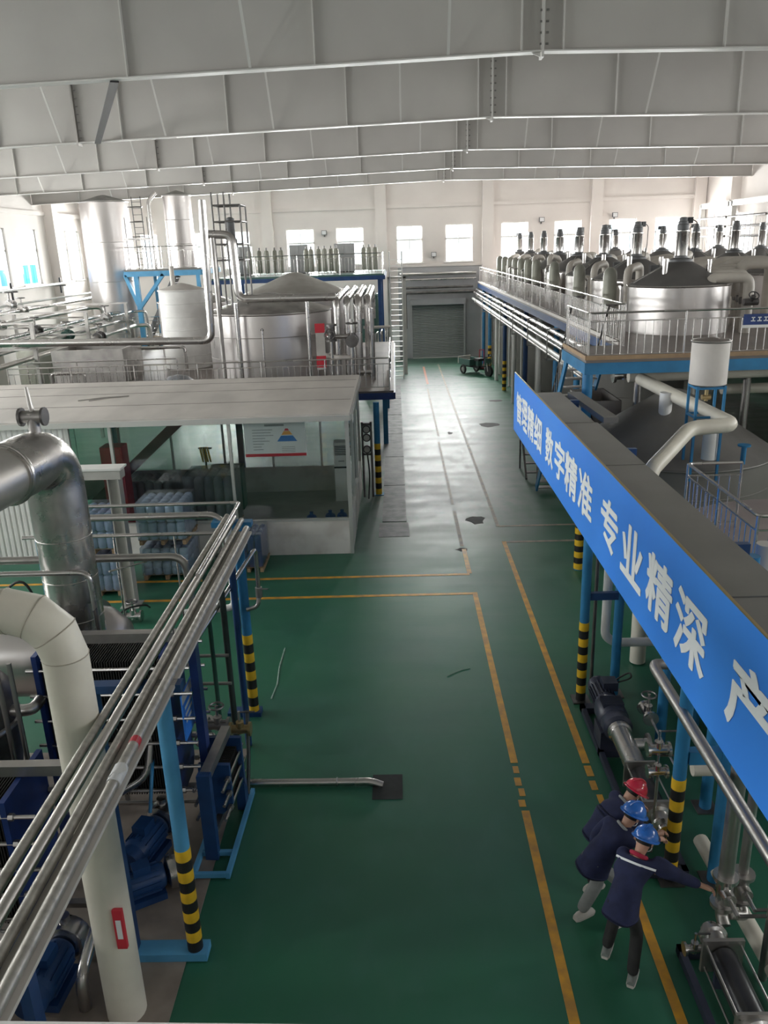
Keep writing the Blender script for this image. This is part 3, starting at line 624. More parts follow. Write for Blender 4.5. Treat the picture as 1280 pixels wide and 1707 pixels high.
# blue motors and piping low behind the cream duct
def small_motor(label, loc, rz, s=1.0, mat='blue_machine'):
    t = thing('pump_motor', label, 'motor', (0, 0, 0))
    q = Matrix(((0, 0, 1), (0, 1, 0), (-1, 0, 0)))
    obj('motor_body', MB().lathe([(.08, -.24), (.13, -.22), (.14, -.18), (.14, .18), (.12, .22)], (0, 0, .22), 18, q), mat, t)
    fin = shared('motor_fin', lambda mb: mb.bb((-.16, -.004, .13), (.16, .004, .155)), 'blue_machine', False)
    for i in range(14):
        o = inst('cooling_fin', fin, t, (0, 0, .22)); o.rotation_euler = (2*PI*i/14, 0, 0)
    obj('fan_cover', MB().cyl((-.34, 0, .22), (-.22, 0, .22), .13, 18), mat, t)
    obj('volute', MB().lathe([(.06, .22), (.17, .26), (.19, .34), (.17, .42), (.08, .46)], (0, 0, .22), 18, q).cyl((.34, 0, .22), (.34, 0, .46), .05, 12), 'steel', t)
    obj('junction_box', MB().bb((-.1, -.07, .35), (.08, .07, .44)), mat, t, False)
    obj('foot', MB().bb((-.2, -.15, .016), (.2, .15, .09)), mat, t, False)
    t.location = loc; t.rotation_euler = (0, 0, rz); t.scale = (s, s, s); return t
small_motor('blue pump with a steel volute beside the red label on the cream duct', (-3.28, 8.15, 0), 1.3, 1.25)
small_motor('blue pump motor behind the foot of the cream duct', (-3.12, 7.5, 0), .5, 1.1)
small_motor('bright blue pump motor in the corner under the rack pipes', (-3.72, 6.25, 0), 1.5, 1.25)
tag(obj('suction_pipe', MB().tube([(-3.3, 6.05, .02), (-3.3, 6.05, .4), (-3.3, 6.5, .55), (-3.3, 6.9, .55)], .06, 12, .16), 'steel'), 'bent steel suction pipe low behind the cream duct', 'pipe')
tag(obj('suction_pipe', MB().tube([(-3.6, 8.2, .9), (-3.2, 8.3, 1.1), (-3.15, 8.5, 1.6)], .05, 12, .16), 'steel'), 'short steel pipe above the blue pump by the red label', 'pipe')
tag(obj('oil_pipe', MB().tube([(-3.25, 8.75, 1.2), (-3.1, 8.2, 1.25), (-3.12, 8.0, .8)], .022, 8, .08), 'blue_post'), 'thin blue pipe bent above the concrete pad', 'pipe')
# near platform the photographer stands on
t = thing('viewing_platform', 'steel handrail of the platform over the near end of the bay', 'platform', (0, .2, 0))
z = 6.70; zz = PY(0, 1702, .42).z-.026
obj('top_rail', MB().cyl((-2.2, .42, zz+.066), (2.2, .42, zz-.066), .011, 12), 'white_paint', t)
obj('deck', MB().bb((-2.4, -4.0, 5.5), (2.4, .30, 5.6)), 'deck_grey', t, False)
for x in (-2.1, 2.1): obj('rail_post', MB().cyl((x, .30, 5.5), (x, .42, zz), .02, 10), 'steel', t)
for x in (-2.2, 2.2):
    for y in (-3.8, -.3): obj('column', MB().bb((x-.08, y-.08, 0), (x+.08, y+.08, 5.5)), 'blue_post', t, False)

post('blue post with a striped foot standing behind the cream duct run', -5.75, 11.9, .08, 3.3, 1.3, 8)
for x, y, lb in ((-4.47, 7.72, 'dull steel upright pipe beside the dark separator bowl'), (-4.33, 7.74, 'dull steel upright pipe second from the dark separator bowl')):
    tag(obj('upright_pipe', MB().cyl((x, y, .016), (x, y, 3.0), .028, 10), 'steel_dull'), lb, 'pipe')
# ================================================================ GLASS WALLED ROOM AND PALLETS
OY, OX, OB, OZ = 18.5, -1.2, 24.0, 3.42
t = thing('glass_room', 'low glass walled room with a flat pale roof and marble patterned dado', 'room', (-5.6, OY, 0))
XO = -12.0
obj('roof_panel', MB().bb((XO-.1, 18.28, OZ+.02), (OX+.06, OB+.1, OZ+.13)), 'office_roof', t, False)
obj('roof_fascia', MB().bb((XO-.1, 18.26, OZ-.04), (OX+.08, 18.32, OZ+.09)), 'aluminium', t, False)
obj('roof_fascia', MB().bb((OX+.04, 18.32, OZ-.04), (OX+.10, OB+.1, OZ+.09)), 'aluminium', t, False)
for y in (20.1, 21.9, 23.2): obj('roof_joint', MB().bb((XO, y-.012, OZ+.13), (OX, y+.012, OZ+.136)), 'deck_brown', t, False)
obj('dado_panel', MB().bb((-7.9, OY, 0), (OX-.05, OY+.06, .88)), 'marble', t, False)
obj('dado_panel', MB().bb((OX-.06, OY+.06, 0), (OX, OB, .88)), 'marble', t, False)
obj('dado_panel', MB().bb((XO, OB-.06, 0), (OX-.06, OB, .80)), 'marble', t, False)
obj('room_floor', MB().bb((XO+.06, OY+.06, 0), (OX-.06, OB-.06, .012)), 'grey_column', t, False)
def mull(x, z0=0.0, w=.07): obj('mullion', MB().bb((x-w/2, OY-.012, z0), (x+w/2, OY+.075, OZ)), 'aluminium', t, False)
for x in (-7.86, -6.85, -4.02): mull(x, .88)
mull(OX-.03, 0, .09)
obj('sill', MB().bb((-7.9, OY-.02, .88), (OX, OY+.08, .93)), 'aluminium', t, False)
obj('head_rail', MB().bb((-7.9, OY-.012, OZ-.08), (OX, OY+.075, OZ)), 'aluminium', t, False)
obj('transom', MB().bb((-7.82, OY-.005, 2.13), (-6.88, OY+.065, 2.19)), 'aluminium', t, False)
for a, c in ((-7.82, -6.89), (-6.81, -4.06), (-3.98, OX-.08)): obj('pane', MB().bb((a, OY+.025, .93), (c, OY+.033, OZ-.08)), 'office_glass', t, False)
# side facing the lane
for y in (20.3, 22.1, OB-.04): obj('mullion', MB().bb((OX-.07, y-.04, 0), (OX+.012, y+.04, OZ)), 'aluminium', t, False)
obj('head_rail', MB().bb((OX-.07, OY, OZ-.08), (OX+.012, OB, OZ)), 'aluminium', t, False)
obj('sill', MB().bb((OX-.07, OY, .88), (OX+.02, OB, .93)), 'aluminium', t, False)
for a, c in ((OY+.08, 20.26), (20.34, 22.06), (22.14, OB-.08)): obj('pane', MB().bb((OX-.034, a, .93), (OX-.026, c, OZ-.08)), 'office_glass', t, False)
# rear of the room
for x in (-10.2, -8.6, -7.0, -5.4, -3.9, -2.4): obj('mullion', MB().bb((x-.03, OB-.07, .8), (x+.03, OB, OZ)), 'aluminium', t, False)
obj('transom', MB().bb((XO, OB-.06, 2.75), (OX, OB, 2.82)), 'aluminium', t, False)
xs = [XO, -10.2, -8.6, -7.0, -5.4, -3.9, -2.4, OX-.06]
for i in range(7): obj('pane', MB().bb((xs[i]+.03, OB-.04, .8), (xs[i+1]-.03, OB-.032, OZ)), 'office_glass', t, False)
me = shared('ribbed_strip', lambda mb: mb.prism([(0, 0, 0), (.03, -.03, 0), (.10, -.03, 0), (.13, 0, 0)], (0, 0, OZ)), 'white_paint', False)
for i in range(31): inst('cladding_rib', me, t, (-7.95-.135*(i+1), OY+.04, 0))
obj('cladding_back', MB().bb((XO, OY+.04, 0), (-7.9, OY+.07, OZ)), 'white_paint', t, False)
obj('end_wall', MB().bb((XO, OY+.07, 0), (XO+.06, OB-.06, OZ)), 'white_paint', t, False)
# loose rods lying on the roof
for a, c, lb in (((130, 668), (215, 660), 'thin rod lying along the pale room roof'), ((148, 668), (205, 661), 'short curled strap lying on the pale room roof')):
    p, q = PZ(*a, OZ+.145), PZ(*c, OZ+.145); tag(obj('roof_rod', MB().tube([p, (p+q)/2+Vector((0, .12, 0)), q], .014, 6), 'steel_dull'), lb, 'rod')
# poster behind the glass
p0, p1 = PY(405, 699, OY+.09), PY(511, 759, OY+.09)
px0, px1, pz0, pz1 = -3.68, -2.22, 2.50, 3.33
t = thing('poster', 'white notice board with a blue and orange pyramid and a red foot strip', 'poster', ((px0+px1)/2, OY+.1, pz0))
obj('sheet', MB().bb((px0, OY+.085, pz0), (px1, OY+.10, pz1)), 'paper', t, False)
obj('foot_strip', MB().bb((px0, OY+.080, pz0), (px1, OY+.085, pz0+.07)), 'red', t, False)
obj('title', MB().bb((px0+.5, OY+.082, pz1-.10), (px0+.96, OY+.085, pz1-.05)), 'text_grey', t, False)
for i in range(8): obj('text_line', MB().bb((px0+.2, OY+.082, pz1-.19-i*.068), (px0+.2+(.48, .44, .5, .3, .4, .26, .2, .24)[i], OY+.085, pz1-.175-i*.068)), 'text_grey', t, False)
for i in range(4): obj('text_line', MB().bb((px0+.88, OY+.082, pz0+.10+i*.04), (px0+1.2, OY+.085, pz0+.11+i*.04)), 'text_grey', t, False)
def trap(z0, z1, w0, w1, mat, cx=px0+1.02): obj('pyramid_tier', MB().prism([(cx-w0, OY+.081, z0), (cx+w0, OY+.081, z0), (cx+w1, OY+.081, z1), (cx-w1, OY+.081, z1)], (0, .004, 0)), mat, t, False)
trap(2.86, 3.0, .24, .14, 'poster_blue'); trap(3.02, 3.11, .13, .07, 'poster_orange'); trap(3.12, 3.17, .06, .03, 'red')
for x in (px0+.1, px1-.1): obj('hanger', MB().cyl((x, OY+.09, pz1), (x, OY+.09, OZ), .004, 6), 'steel_dark', t)
# tower air conditioner
t = thing('tower_air_conditioner', 'white tower air conditioner standing inside the glass room', 'air conditioner', (-1.72, 23.0, 0))
obj('body', MB().bb((-1.93, 22.8, 0), (-1.5, 23.2, 1.78)), 'white_paint', t, False)
obj('divider', MB().bb((-1.935, 22.79, 1.02), (-1.495, 22.8, 1.07)), 'black_metal', t, False)
for i in range(6): obj('louvre', MB().bb((-1.9, 22.78, 1.42+i*.05), (-1.53, 22.8, 1.445+i*.05)), 'motor_grey', t, False)
obj('badge', MB().bb((-1.8, 22.795, 1.22), (-1.63, 22.8, 1.25)), 'text_grey', t, False)
# blue jugs on the room floor
def jug(name, label, x, y, z, s=1.0, group=None, mat='jug_blue'):
    t = thing(name, label, 'jug', (x, y, z), group)
    obj('body', MB().lathe([(.11, 0), (.14, .02), (.14, .14), (.13, .16), (.14, .18), (.14, .30), (.12, .34), (.05, .38), (.045, .42)], (x, y, z), 14), mat, t)
    obj('cap', MB().cyl((x, y, z+.42), (x, y, z+.45), .052, 12), 'blue_navy', t); return t
for x, y, z, lb in ((-2.42, 20.5, 0, 'lone blue jug on the floor of the glass room'), (-1.92, 20.6, 0, 'blue jug on the room floor in the rear pair, away from the wall'), (-1.6, 20.62, 0, 'blue jug on the room floor in the rear pair, beside the wall'),
                    (-1.95, 20.2, 0, 'blue jug on the room floor in the front pair, away from the wall'), (-1.62, 20.22, 0, 'blue jug on the room floor in the front pair, beside the wall')):
    jug('water_jug', lb, x, y, z)
# wrapped stock inside the room
def wrapped_load(name, label, x0, x1, y0, y1, tiers, mat, nb=(5, 4), group=None, film=True, deckm='wood'):
    """pallet(s) of bottles under stretch film; tiers = list of (z base, load height)"""
    t = thing(name, label, 'pallet', ((x0+x1)/2, (y0+y1)/2, 0), group); nx, ny = nb; bw = (x1-x0)/nx; bd = (y1-y0)/ny; r = min(bw, bd)/2*1.03
    for zb, h in tiers:
        for i in range(5):
            yy = y0+(y1-y0)*(i+.5)/5; obj('deck_board', MB().bb((x0-.03, yy-.06, zb+.10), (x1+.03, yy+.06, zb+.125)), deckm, t, False)
        for i in range(3):
            xx = x0+(x1-x0)*(i*.46+.04); obj('bearer', MB().bb((xx-.04, y0, zb+.002), (xx+.04, y1, zb+.10)), deckm, t, False)
        rows = 2; bh = (h-.02)/rows
        me = shared('bottle_%.3f_%.3f_%s' % (r, bh, mat), lambda mb: mb.lathe([(r*.85, 0), (r, .03), (r, bh*.45), (r*.93, bh*.5), (r, bh*.55), (r, bh*.8), (r*.8, bh*.9), (r*.35, bh*.97)], (0, 0, 0), 10), mat)
        for k in range(rows):
            for i in range(nx):
                for j in range(ny):
                    if 0 < i < nx-1 and 0 < j < ny-1 and k < rows-1: continue
                    inst('bottle', me, t, (x0+bw*(i+.5), y0+bd*(j+.5), zb+.125+k*bh))
        if film:
            mb = MB(); mb.bb((x0-.012, y0-.012, zb+.13), (x1+.012, y1+.012, zb+.135+h)); obj('stretch_film', mb, 'film', t, False)
    return t
wrapped_load('wrapped_pallet', 'two tiers of film wrapped bluish bottles on pallets behind the foil duct', -7.2, -6.25, 16.25, 17.2, [(0, .78), (1.0, .82)], 'wrap_blue', (5, 5))
wrapped_load('wrapped_pallet', 'two tiers of film wrapped bluish bottles on pallets beside the grey portal column', -6.0, -4.92, 17.1, 18.2, [(0, .66), (.86, .86)], 'wrap_teal', (5, 5))
wrapped_load('wrapped_pallet', 'low film wrapped pallet of dark blue jugs against the marble dado', -3.95, -3.28, 17.42, 18.4, [(0, .8)], 'jug_blue', (4, 5))
wrapped_load('wrapped_pallet', 'grey film wrapped stack inside the glass room nearer the lane', -5.75, -4.45, 20.3, 21.4, [(0, 1.45)], 'wrap_grey', (5, 4))
wrapped_load('wrapped_pallet', 'dark film wrapped stack inside the glass room behind the portal column', -7.35, -6.15, 20.5, 21.6, [(0, 1.3)], 'wrap_grey', (5, 4))
# maroon stairs and red boxes seen through the glass
t = thing('maroon_stair', 'dark maroon stair rising inside the glass room with yellow step edges', 'stair', (-7.3, 22.6, 0))
for y in (22.3, 23.1): obj('stringer', MB().bar((-9.2, y, .1), (-5.9, y, 2.95), .05, .26), 'maroon', t, False)
for i in range(11):
    f = (i+.5)/11; x, z = -9.2+3.3*f, .1+2.85*f
    s = obj('step', MB().bb((x-.13, 22.32, z-.02), (x+.13, 23.08, z+.02)), 'maroon', t, False); obj('step_edge', MB().bb((x-.15, 22.32, z-.02), (x-.13, 23.08, z+.025)), 'haz_yellow', s, False)
for i, (x, y, z, w, h, m, lb) in enumerate(((-7.35, 20.0, 0, .55, 2.55, 'red', 'tall red cabinet standing behind the narrow room window'), (-5.0, 22.4, 0, .9, 1.3, 'green_machine', 'dark green cabinet standing at the back of the glass room'))):
    t = thing('cabinet', lb, 'cabinet', (x, y, 0)); obj('carcass', MB().bb((x-w/2, y-.25, .05), (x+w/2, y+.25, h)), m, t, False)
    obj('door', MB().bb((x-w/2+.03, y-.27, .1), (x+w/2-.03, y-.25, h-.05)), m, t, False); obj('handle', MB().bb((x+w/2-.1, y-.29, h*.5), (x+w/2-.08, y-.27, h*.5+.15)), 'steel', t, False)
    for sx in (-1, 1): obj('foot', MB().bb((x+sx*(w/2-.06)-.04, y-.2, 0), (x+sx*(w/2-.06)+.04, y+.2, .05)), 'black_metal', t, False)
# yellow hose reel cage behind the glass
t = thing('yellow_coil', 'ring of yellow hose hanging on a stand in the glass room', 'hose', (-5.55, 22.0, 0))
for i in range(4): obj('hose_loop', MB().torus((-5.6+i*.07, 21.98, 1.75), .2, .022, (1, .25, .15), 18, 6), 'haz_yellow', t)
obj('stand', MB().cyl((-5.5, 22.0, 0), (-5.5, 22.0, 1.95), .03, 8).bb((-5.7, 21.85, 0), (-5.3, 22.15, .03)).bar((-5.68, 22, 1.93), (-5.3, 22, 1.93), .04, .04), 'steel_dark', t)
# grey portal frame in front of the room
t = thing('portal_frame', 'grey steel portal frame standing before the wrapped pallets', 'portal frame', (-6.4, 15.75, 0))
def hcol(x, y, z0, z1, w=.24):
    mb = MB(); mb.bb((x-w/2, y-w/2, z0), (x-w/2+.02, y+w/2, z1)); mb.bb((x+w/2-.02, y-w/2, z0), (x+w/2, y+w/2, z1)); mb.bb((x-w/2, y-.015, z0), (x+w/2, y+.015, z1)); return mb
obj('column', hcol(-5.86, 15.75, 0, 2.86), 'grey_column', t, False); obj('column', hcol(-7.5, 15.75, 0, 2.86), 'grey_column', t, False)
obj('header', MB().bb((-7.75, 15.60, 2.86), (-5.68, 15.90, 3.06)), 'grey_column', t, False)
obj('header_cap', MB().bb((-7.8, 15.55, 3.06), (-5.64, 15.95, 3.10)), 'white_paint', t, False)
obj('base_plate', MB().bb((-6.06, 15.55, 0), (-5.66, 15.95, .02)), 'grey_column', t, False); obj('base_plate', MB().bb((-7.7, 15.55, 0), (-7.3, 15.95, .02)), 'grey_column', t, False)
valve('small steel valve on the floor at the foot of the grey portal column', (-5.55, 14.9, .14), 1.2, 'x', 'steel')
tag(obj('black_hose', MB().tube([(-5.4, 15.5, .05), (-5.3, 15.0, .35), (-5.55, 14.5, .5), (-5.9, 14.4, .2), (-6.6, 14.6, .03)], .02, 8, .3), 'rubber'), 'black hose looping from the floor by the grey portal column', 'hose')
tag(obj('black_hose', MB().tube([(-6.9, 12.2, .03), (-6.8, 12.2, 1.8), (-6.3, 12.2, 2.2), (-6.1, 12.2, 1.6), (-6.2, 12.2, .03)], .022, 8, .4), 'rubber'), 'black hose arched beside the foil wrapped duct', 'hose')
# blue post and hazard foot beside the room, meters on the wall
t = post('dark blue platform post with a striped foot beside the glass room', -.66, 23.4, .09, 2.84, 1.6, 9)
t = thing('meter_board', 'board of black valves and gauges on the lane side of the glass room', 'meter board', (-.95, 23.2, 0))
obj('stand', MB().bb((-1.12, 23.15, 0), (-1.06, 23.25, 2.3)).bb((-.86, 23.15, 0), (-.80, 23.25, 2.3)).bb((-1.12, 23.15, 2.2), (-.8, 23.25, 2.26)).bb((-1.12, 23.15, 1.3), (-.8, 23.25, 1.36)), 'steel_dark', t, False)
for z in (1.5, 1.85, 2.1):
    g = obj('gauge', MB().cyl((-.96, 23.06, z), (-.96, 23.15, z), .12, 14), 'black_metal', t); obj('dial', MB().cyl((-.96, 23.055, z), (-.96, 23.06, z), .09, 14), 'steel_dull', g)
obj('hose', MB().tube([(-.96, 23.12, 1.4), (-.9, 23.0, .8), (-.95, 22.8, .05)], .02, 8, .2), 'rubber', t)

p = PY(133, 781, OY+.12)
t = thing('exit_sign', 'small green lit exit sign behind the narrow room window', 'sign', (p.x, OY+.12, p.z-.07))
M('exit_green', (0.02, 0.45, 0.22), None, 0.5); bn = MATS['exit_green'].node_tree.nodes['Principled BSDF']; bn.inputs['Emission Color'].default_value = (0.05, 0.9, 0.45, 1); bn.inputs['Emission Strength'].default_value = 0.7
obj('case', MB().bb((p.x-.15, OY+.11, p.z-.075), (p.x+.15, OY+.15, p.z+.075)), 'exit_green', t, False)
obj('pictogram', MB().bb((p.x-.03, OY+.105, p.z-.05), (p.x+.01, OY+.11, p.z+.03)).bb((p.x-.05, OY+.105, p.z-.02), (p.x+.05, OY+.11, p.z)).bb((p.x-.02, OY+.105, p.z+.035), (p.x+.01, OY+.11, p.z+.06)), 'letter_white', t, False)
obj('hanger', MB().cyl((p.x, OY+.13, p.z+.075), (p.x, OY+.13, OZ+.02), .006, 6), 'steel_dark', t)
# ================================================================ LEFT REAR: PLATFORMS, TANKS, PIPES
def railing(label, pts, h=1.0, sp=.16, post_sp=1.9, mid=True, r=.022, mat='steel', bal=True, group=None, low=.1, name='railing', rpost=.02):
    P = [Vector(p) for p in pts]; t = thing(name, label, 'railing', P[0], group)
    up = Vector((0, 0, h)); obj('top_rail', MB().tube([p+up for p in P], r, 8, .08), mat, t)
    if mid: obj('mid_rail', MB().tube([p+up*.82 for p in P], r*.6, 6, .05), mat, t)
    if bal and low: obj('bottom_rail', MB().tube([p+Vector((0, 0, low)) for p in P], r*.6, 6, .05), mat, t)
    hb = h*.82-low if mid else h-low
    bm = shared('baluster_%.3f_%s' % (hb, mat), lambda mb: mb.cyl((0, 0, 0), (0, 0, hb), .008, 5, cap=False), mat)
    pm = shared('rail_post_%.3f_%.3f_%s' % (h, rpost, mat), lambda mb: mb.cyl((0, 0, 0), (0, 0, h), rpost, 8), mat)
    for a, b_ in zip(P, P[1:]):
        L = (b_-a).length; n = max(1, round(L/post_sp))
        for i in range(n+1):
            if i < n or b_ is P[-1]: inst('rail_post', pm, t, a+(b_-a)*(i/n))
        if bal:
            n = max(1, round(L/sp))
            for i in range(1, n): inst('baluster', bm, t, a+(b_-a)*(i/n)+Vector((0, 0, low)))
    return t
def platform(label, x0, x1, y0, y1, z, th=.08, beam='blue_machine', deck='deck_brown', legs=(), legm='blue_post', bh=.2):
    t = thing('platform', label, 'platform', ((x0+x1)/2, (y0+y1)/2, 0))
    obj('deck', MB().bb((x0, y0, z-th), (x1, y1, z)), deck, t, False)
    for y in (y0, y1): obj('edge_beam', MB().bb((x0, y-.05, z-th-bh), (x1, y+.05, z-th)), beam, t, False)
    for x in (x0, x1): obj('edge_beam', MB().bb((x-.05, y0, z-th-bh), (x+.05, y1, z-th)), beam, t, False)
    for x, y in legs: obj('leg', MB().bb((x-.09, y-.09, 0), (x+.09, y+.09, z-th)), legm, t, False)
    return t
DZ = 3.0
platform('brown decked platform behind the glass room carrying the big steel tanks', -12.1, -.13, 24.35, 37.5, DZ, .06, 'blue_navy', 'deck_brown', [(-.5, 30), (-.5, 37), (-5, 24.6), (-9, 24.6), (-11.8, 24.6), (-5, 37), (-10, 37)])
railing('steel railing along the tank platform behind the pale room roof', [(-11.9, 24.45, DZ), (-.25, 24.45, DZ), (-.25, 30.0, DZ)], .98, .18, 2.0)
# storage tanks
def tank(label, cx, cy, r, z0, z1, zc, mat='tank_steel', roofm=None, seams=2, n=48, cat='tank', name='storage_tank', group=None):
    t = thing(name, label, cat, (cx, cy, z0), group)
    obj('shell', MB().lathe([(r, z0), (r, z1)], (cx, cy, 0), n), mat, t)
    obj('cone_roof', MB().lathe([(r+.03, z1), (r+.03, z1+.03), (r*.12, zc), (.05, zc+.01)], (cx, cy, 0), n), roofm or mat, t)
    for i in range(seams): obj('seam', MB().torus((cx, cy, z0+(z1-z0)*(i+1)/(seams+1)), r, .012, (0, 0, 1), n, 4), mat, t)
    obj('rim', MB().torus((cx, cy, z1), r+.01, .03, (0, 0, 1), n, 6), mat, t)
    return t
ta = tank('big stainless tank with a conical roof nearest to the pale room roof', -4.38, 28.6, 2.12, DZ, 5.18, 5.78, roofm='steel_dull')
obj('manhole', MB().cyl(PY(371, 545, 27.0)+Vector((0, -.02, 0)), PY(371, 545, 27.0)+Vector((.15, .35, 0)), .16, 16), 'steel_dark', ta)
obj('level_rod', MB().cyl((-4.35, 26.46, DZ), (-4.35, 26.46, 4.75), .02, 8).cyl((-4.35, 26.46, 4.72), (-4.35, 26.6, 4.78), .05, 8), 'steel', ta)
sg = obj('warning_sign', MB().bb((-2.66, 26.78, 3.35), (-2.36, 26.82, 4.85)), 'grey_column', ta, False)
obj('sign_band', MB().bb((-2.67, 26.77, 4.55), (-2.35, 26.78, 4.85)), 'red', sg, False); obj('sign_band', MB().bb((-2.67, 26.77, 3.42), (-2.35, 26.78, 3.8)), 'red', sg, False)
obj('sign_strut', MB().cyl((-2.5, 26.8, 4.3), (-2.9, 27.2, 4.3), .015, 6), 'steel', sg)
tank('big stainless tank with a conical roof behind the nearest steel tank', -4.15, 34.5, 2.1, DZ, 5.45, 6.25, roofm='alu_jacket')
tank('big stainless tank with a low cone at the back of the tank platform', -8.6, 35.2, 1.5, DZ, 5.2, 5.7, roofm='steel_dull')
tank('white clad tank with a shallow cone beside the overhead pipe', -8.05, 31.2, .86, DZ, 5.85, 6.1, mat='white_paint', roofm='offwhite', seams=5, n=36)
tank('tall steel tank rising to the roof beside the window wall', -14.9, 44.0, 1.22, 0, 9.75, 10.1, roofm='steel_dull', seams=4, n=40)
tank('tall slim steel tank standing on the blue platform', -10.9, 43.2, .70, 6.45, 9.9, 10.15, roofm='steel_dull', seams=2, n=32)
# inverted-U pipes beside the tanks
for i, (x, r) in enumerate(((-1.95, .11), (-1.62, .12), (-1.28, .13), (-.95, .12))):
    tag(obj('bent_pipe', MB().tube([(x, 27.0+.25*i, DZ), (x, 27.0+.25*i, 5.55), (x, 33.5, 5.62), (x, 33.5, 4.4)], r, 14, .25), 'steel'), 'large steel pipe bent over at the top beside the tanks, %s from the lane' % ('fourth', 'third', 'second', 'first')[i], 'pipe')
for i, (x, y, r, lb) in enumerate(((-.82, 26.6, .10, 'upright steel pipe at the lane edge of the tank platform'), (-1.45, 26.3, .07, 'upright slim steel pipe in front of the bent pipes'), (-2.1, 26.2, .055, 'upright thin steel pipe beside the red ended sign'))):
    tag(obj('upright_pipe', MB().cyl((x, y, DZ), (x, y, 5.3-.3*i), r, 12), 'steel'), lb, 'pipe')
valve('dark wheel valve on the pipes beside the big steel tank', (-1.42, 26.1, 4.35), 2.0, 'y', 'steel_dark')
valve('dark valve on the tank outlet beside the red ended sign', (-2.1, 26.2, 4.6), 1.8, 'z', 'steel_dark')
valve('steel valve low among the bent pipes', (-1.05, 26.4, 3.3), 1.6, 'x', 'steel_dull')
tag(obj('outlet_pipe', MB().tube([(-2.6, 27.6, 4.45), (-2.2, 26.4, 4.45), (-1.5, 26.4, 4.45)], .07, 10, .15), 'steel'), 'short steel outlet pipe from the big tank to the wheel valve', 'pipe')
tag(obj('outlet_pipe', MB().tube([(-2.5, 27.5, 3.75), (-2.0, 26.6, 3.75), (-1.5, 26.5, 3.75)], .08, 10, .15), 'offwhite'), 'pale outlet pipe low on the side of the big tank', 'pipe')
# overhead steel pipe and the pipes around it
tag(obj('overhead_pipe', MB().tube([(-13.4, 26.2, 4.58), (-5.95, 26.2, 4.47), (-5.85, 26.2, 8.7)], .12, 16, .3), 'steel'), 'long steel pipe running level and turning up to the roof beside the white tank', 'pipe')
tag(obj('overhead_pipe', MB().tube([(-5.95, 27.2, 7.72), (-5.22, 27.2, 7.68), (-5.16, 27.2, 5.68), (-1.95, 27.0, 5.66)], .13, 16, .28), 'steel'), 'thick steel pipe stepping down in front of the big tank roof', 'pipe')
tag(obj('support_pole', MB().cyl((-5.72, 26.6, DZ), (-5.72, 26.6, 7.6), .07, 12), 'steel_dull'), 'upright steel pole beside the overhead pipe bend', 'pole')
tag(obj('support_pole', MB().cyl((-5.1, 26.3, DZ), (-5.1, 26.3, 5.6), .08, 12), 'steel'), 'upright steel pole in front of the big tank left of the level rod', 'pole')
tag(obj('support_pole', MB().cyl((-2.80, 26.1, DZ), (-2.80, 26.1, 5.6), .065, 12), 'steel'), 'upright steel pole in front of the big tank beside the sign', 'pole')
t = thing('pipe_cage', 'dark steel cage frame around the pipe heads under the roof', 'frame', (-5.35, 28, 5.2))
for x in (-5.85, -5.45, -4.95):
    for y in (27.6, 28.6): obj('upright', MB().cyl((x, y, 5.3), (x, y, 9.0 - (.4 if x > -5 else 0)), .03, 6), 'steel_dark', t)
for z in (6.9, 7.4, 8.1, 8.6): obj('ring_bar', MB().tube([(-5.85, 27.6, z), (-4.95, 27.6, z), (-4.95, 28.6, z), (-5.85, 28.6, z), (-5.85, 27.6, z)], .025, 6, .02), 'steel_dark', t)
obj('motor', MB().lathe([(.1, 7.0), (.2, 7.05), (.2, 7.5), (.14, 7.6), (.14, 8.2), (.05, 8.25)], (-5.4, 28.1, 0), 14), 'motor_grey', t)
# rear platform with filter housings
RZ = 5.86
platform('rear platform with a green blue edge under the back windows', -9.3, -.55, 42.2, 49.5, RZ, .08, 'blue_machine', 'green_machine', [(-.8, 42.5), (-4.5, 42.5), (-9, 42.5), (-.8, 49), (-4.5, 49), (-9, 49)], 'blue_machine')
railing('steel railing along the rear platform before the back windows', [(-9.2, 42.25, RZ), (-.62, 42.25, RZ), (-.62, 45.0, RZ)], 1.0, .17, 2.0)
fil = None
spots = [(-7.5, 0), (-7.05, 1), (-6.6, 0), (-6.25, 1), (-5.85, 0), (-4.6, 1), (-4.3, 0), (-3.95, 1), (-3.6, 0), (-3.3, 1), (-3.0, 0), (-1.6, 1), (-1.3, 0), (-1.0, 1)]
for i, (x, k) in enumerate(spots):
    lb = 'upright steel filter housing on the rear platform, %s from its lane end' % ORD[len(spots)-1-i]
    if fil is None:
        fil = thing('filter_housing', lb, 'filter', (0, 0, 0), 'filter housings on the rear platform')
        obj('shell', MB().lathe([(.1, .15), (.13, .2), (.13, 1.15), (.1, 1.26), (.03, 1.3)], (0, 0, 0), 12), 'olive_vessel', fil)
        obj('clamp', MB().torus((0, 0, 1.0), .135, .02, (0, 0, 1), 14, 6), 'steel_dark', fil); obj('vent', MB().cyl((0, 0, 1.3), (0, 0, 1.42), .04, 8), 'steel_dark', fil)
        for a in range(3): obj('leg', MB().cyl((.1*math.cos(a*2.09), .1*math.sin(a*2.09), 0), (.1*math.cos(a*2.09), .1*math.sin(a*2.09), .2), .015, 6), 'steel', fil)
        fil.location = (x, 43.4+.5*k, RZ)
    else: dup(fil, (x, 43.4+.5*k, RZ), 0, lb)
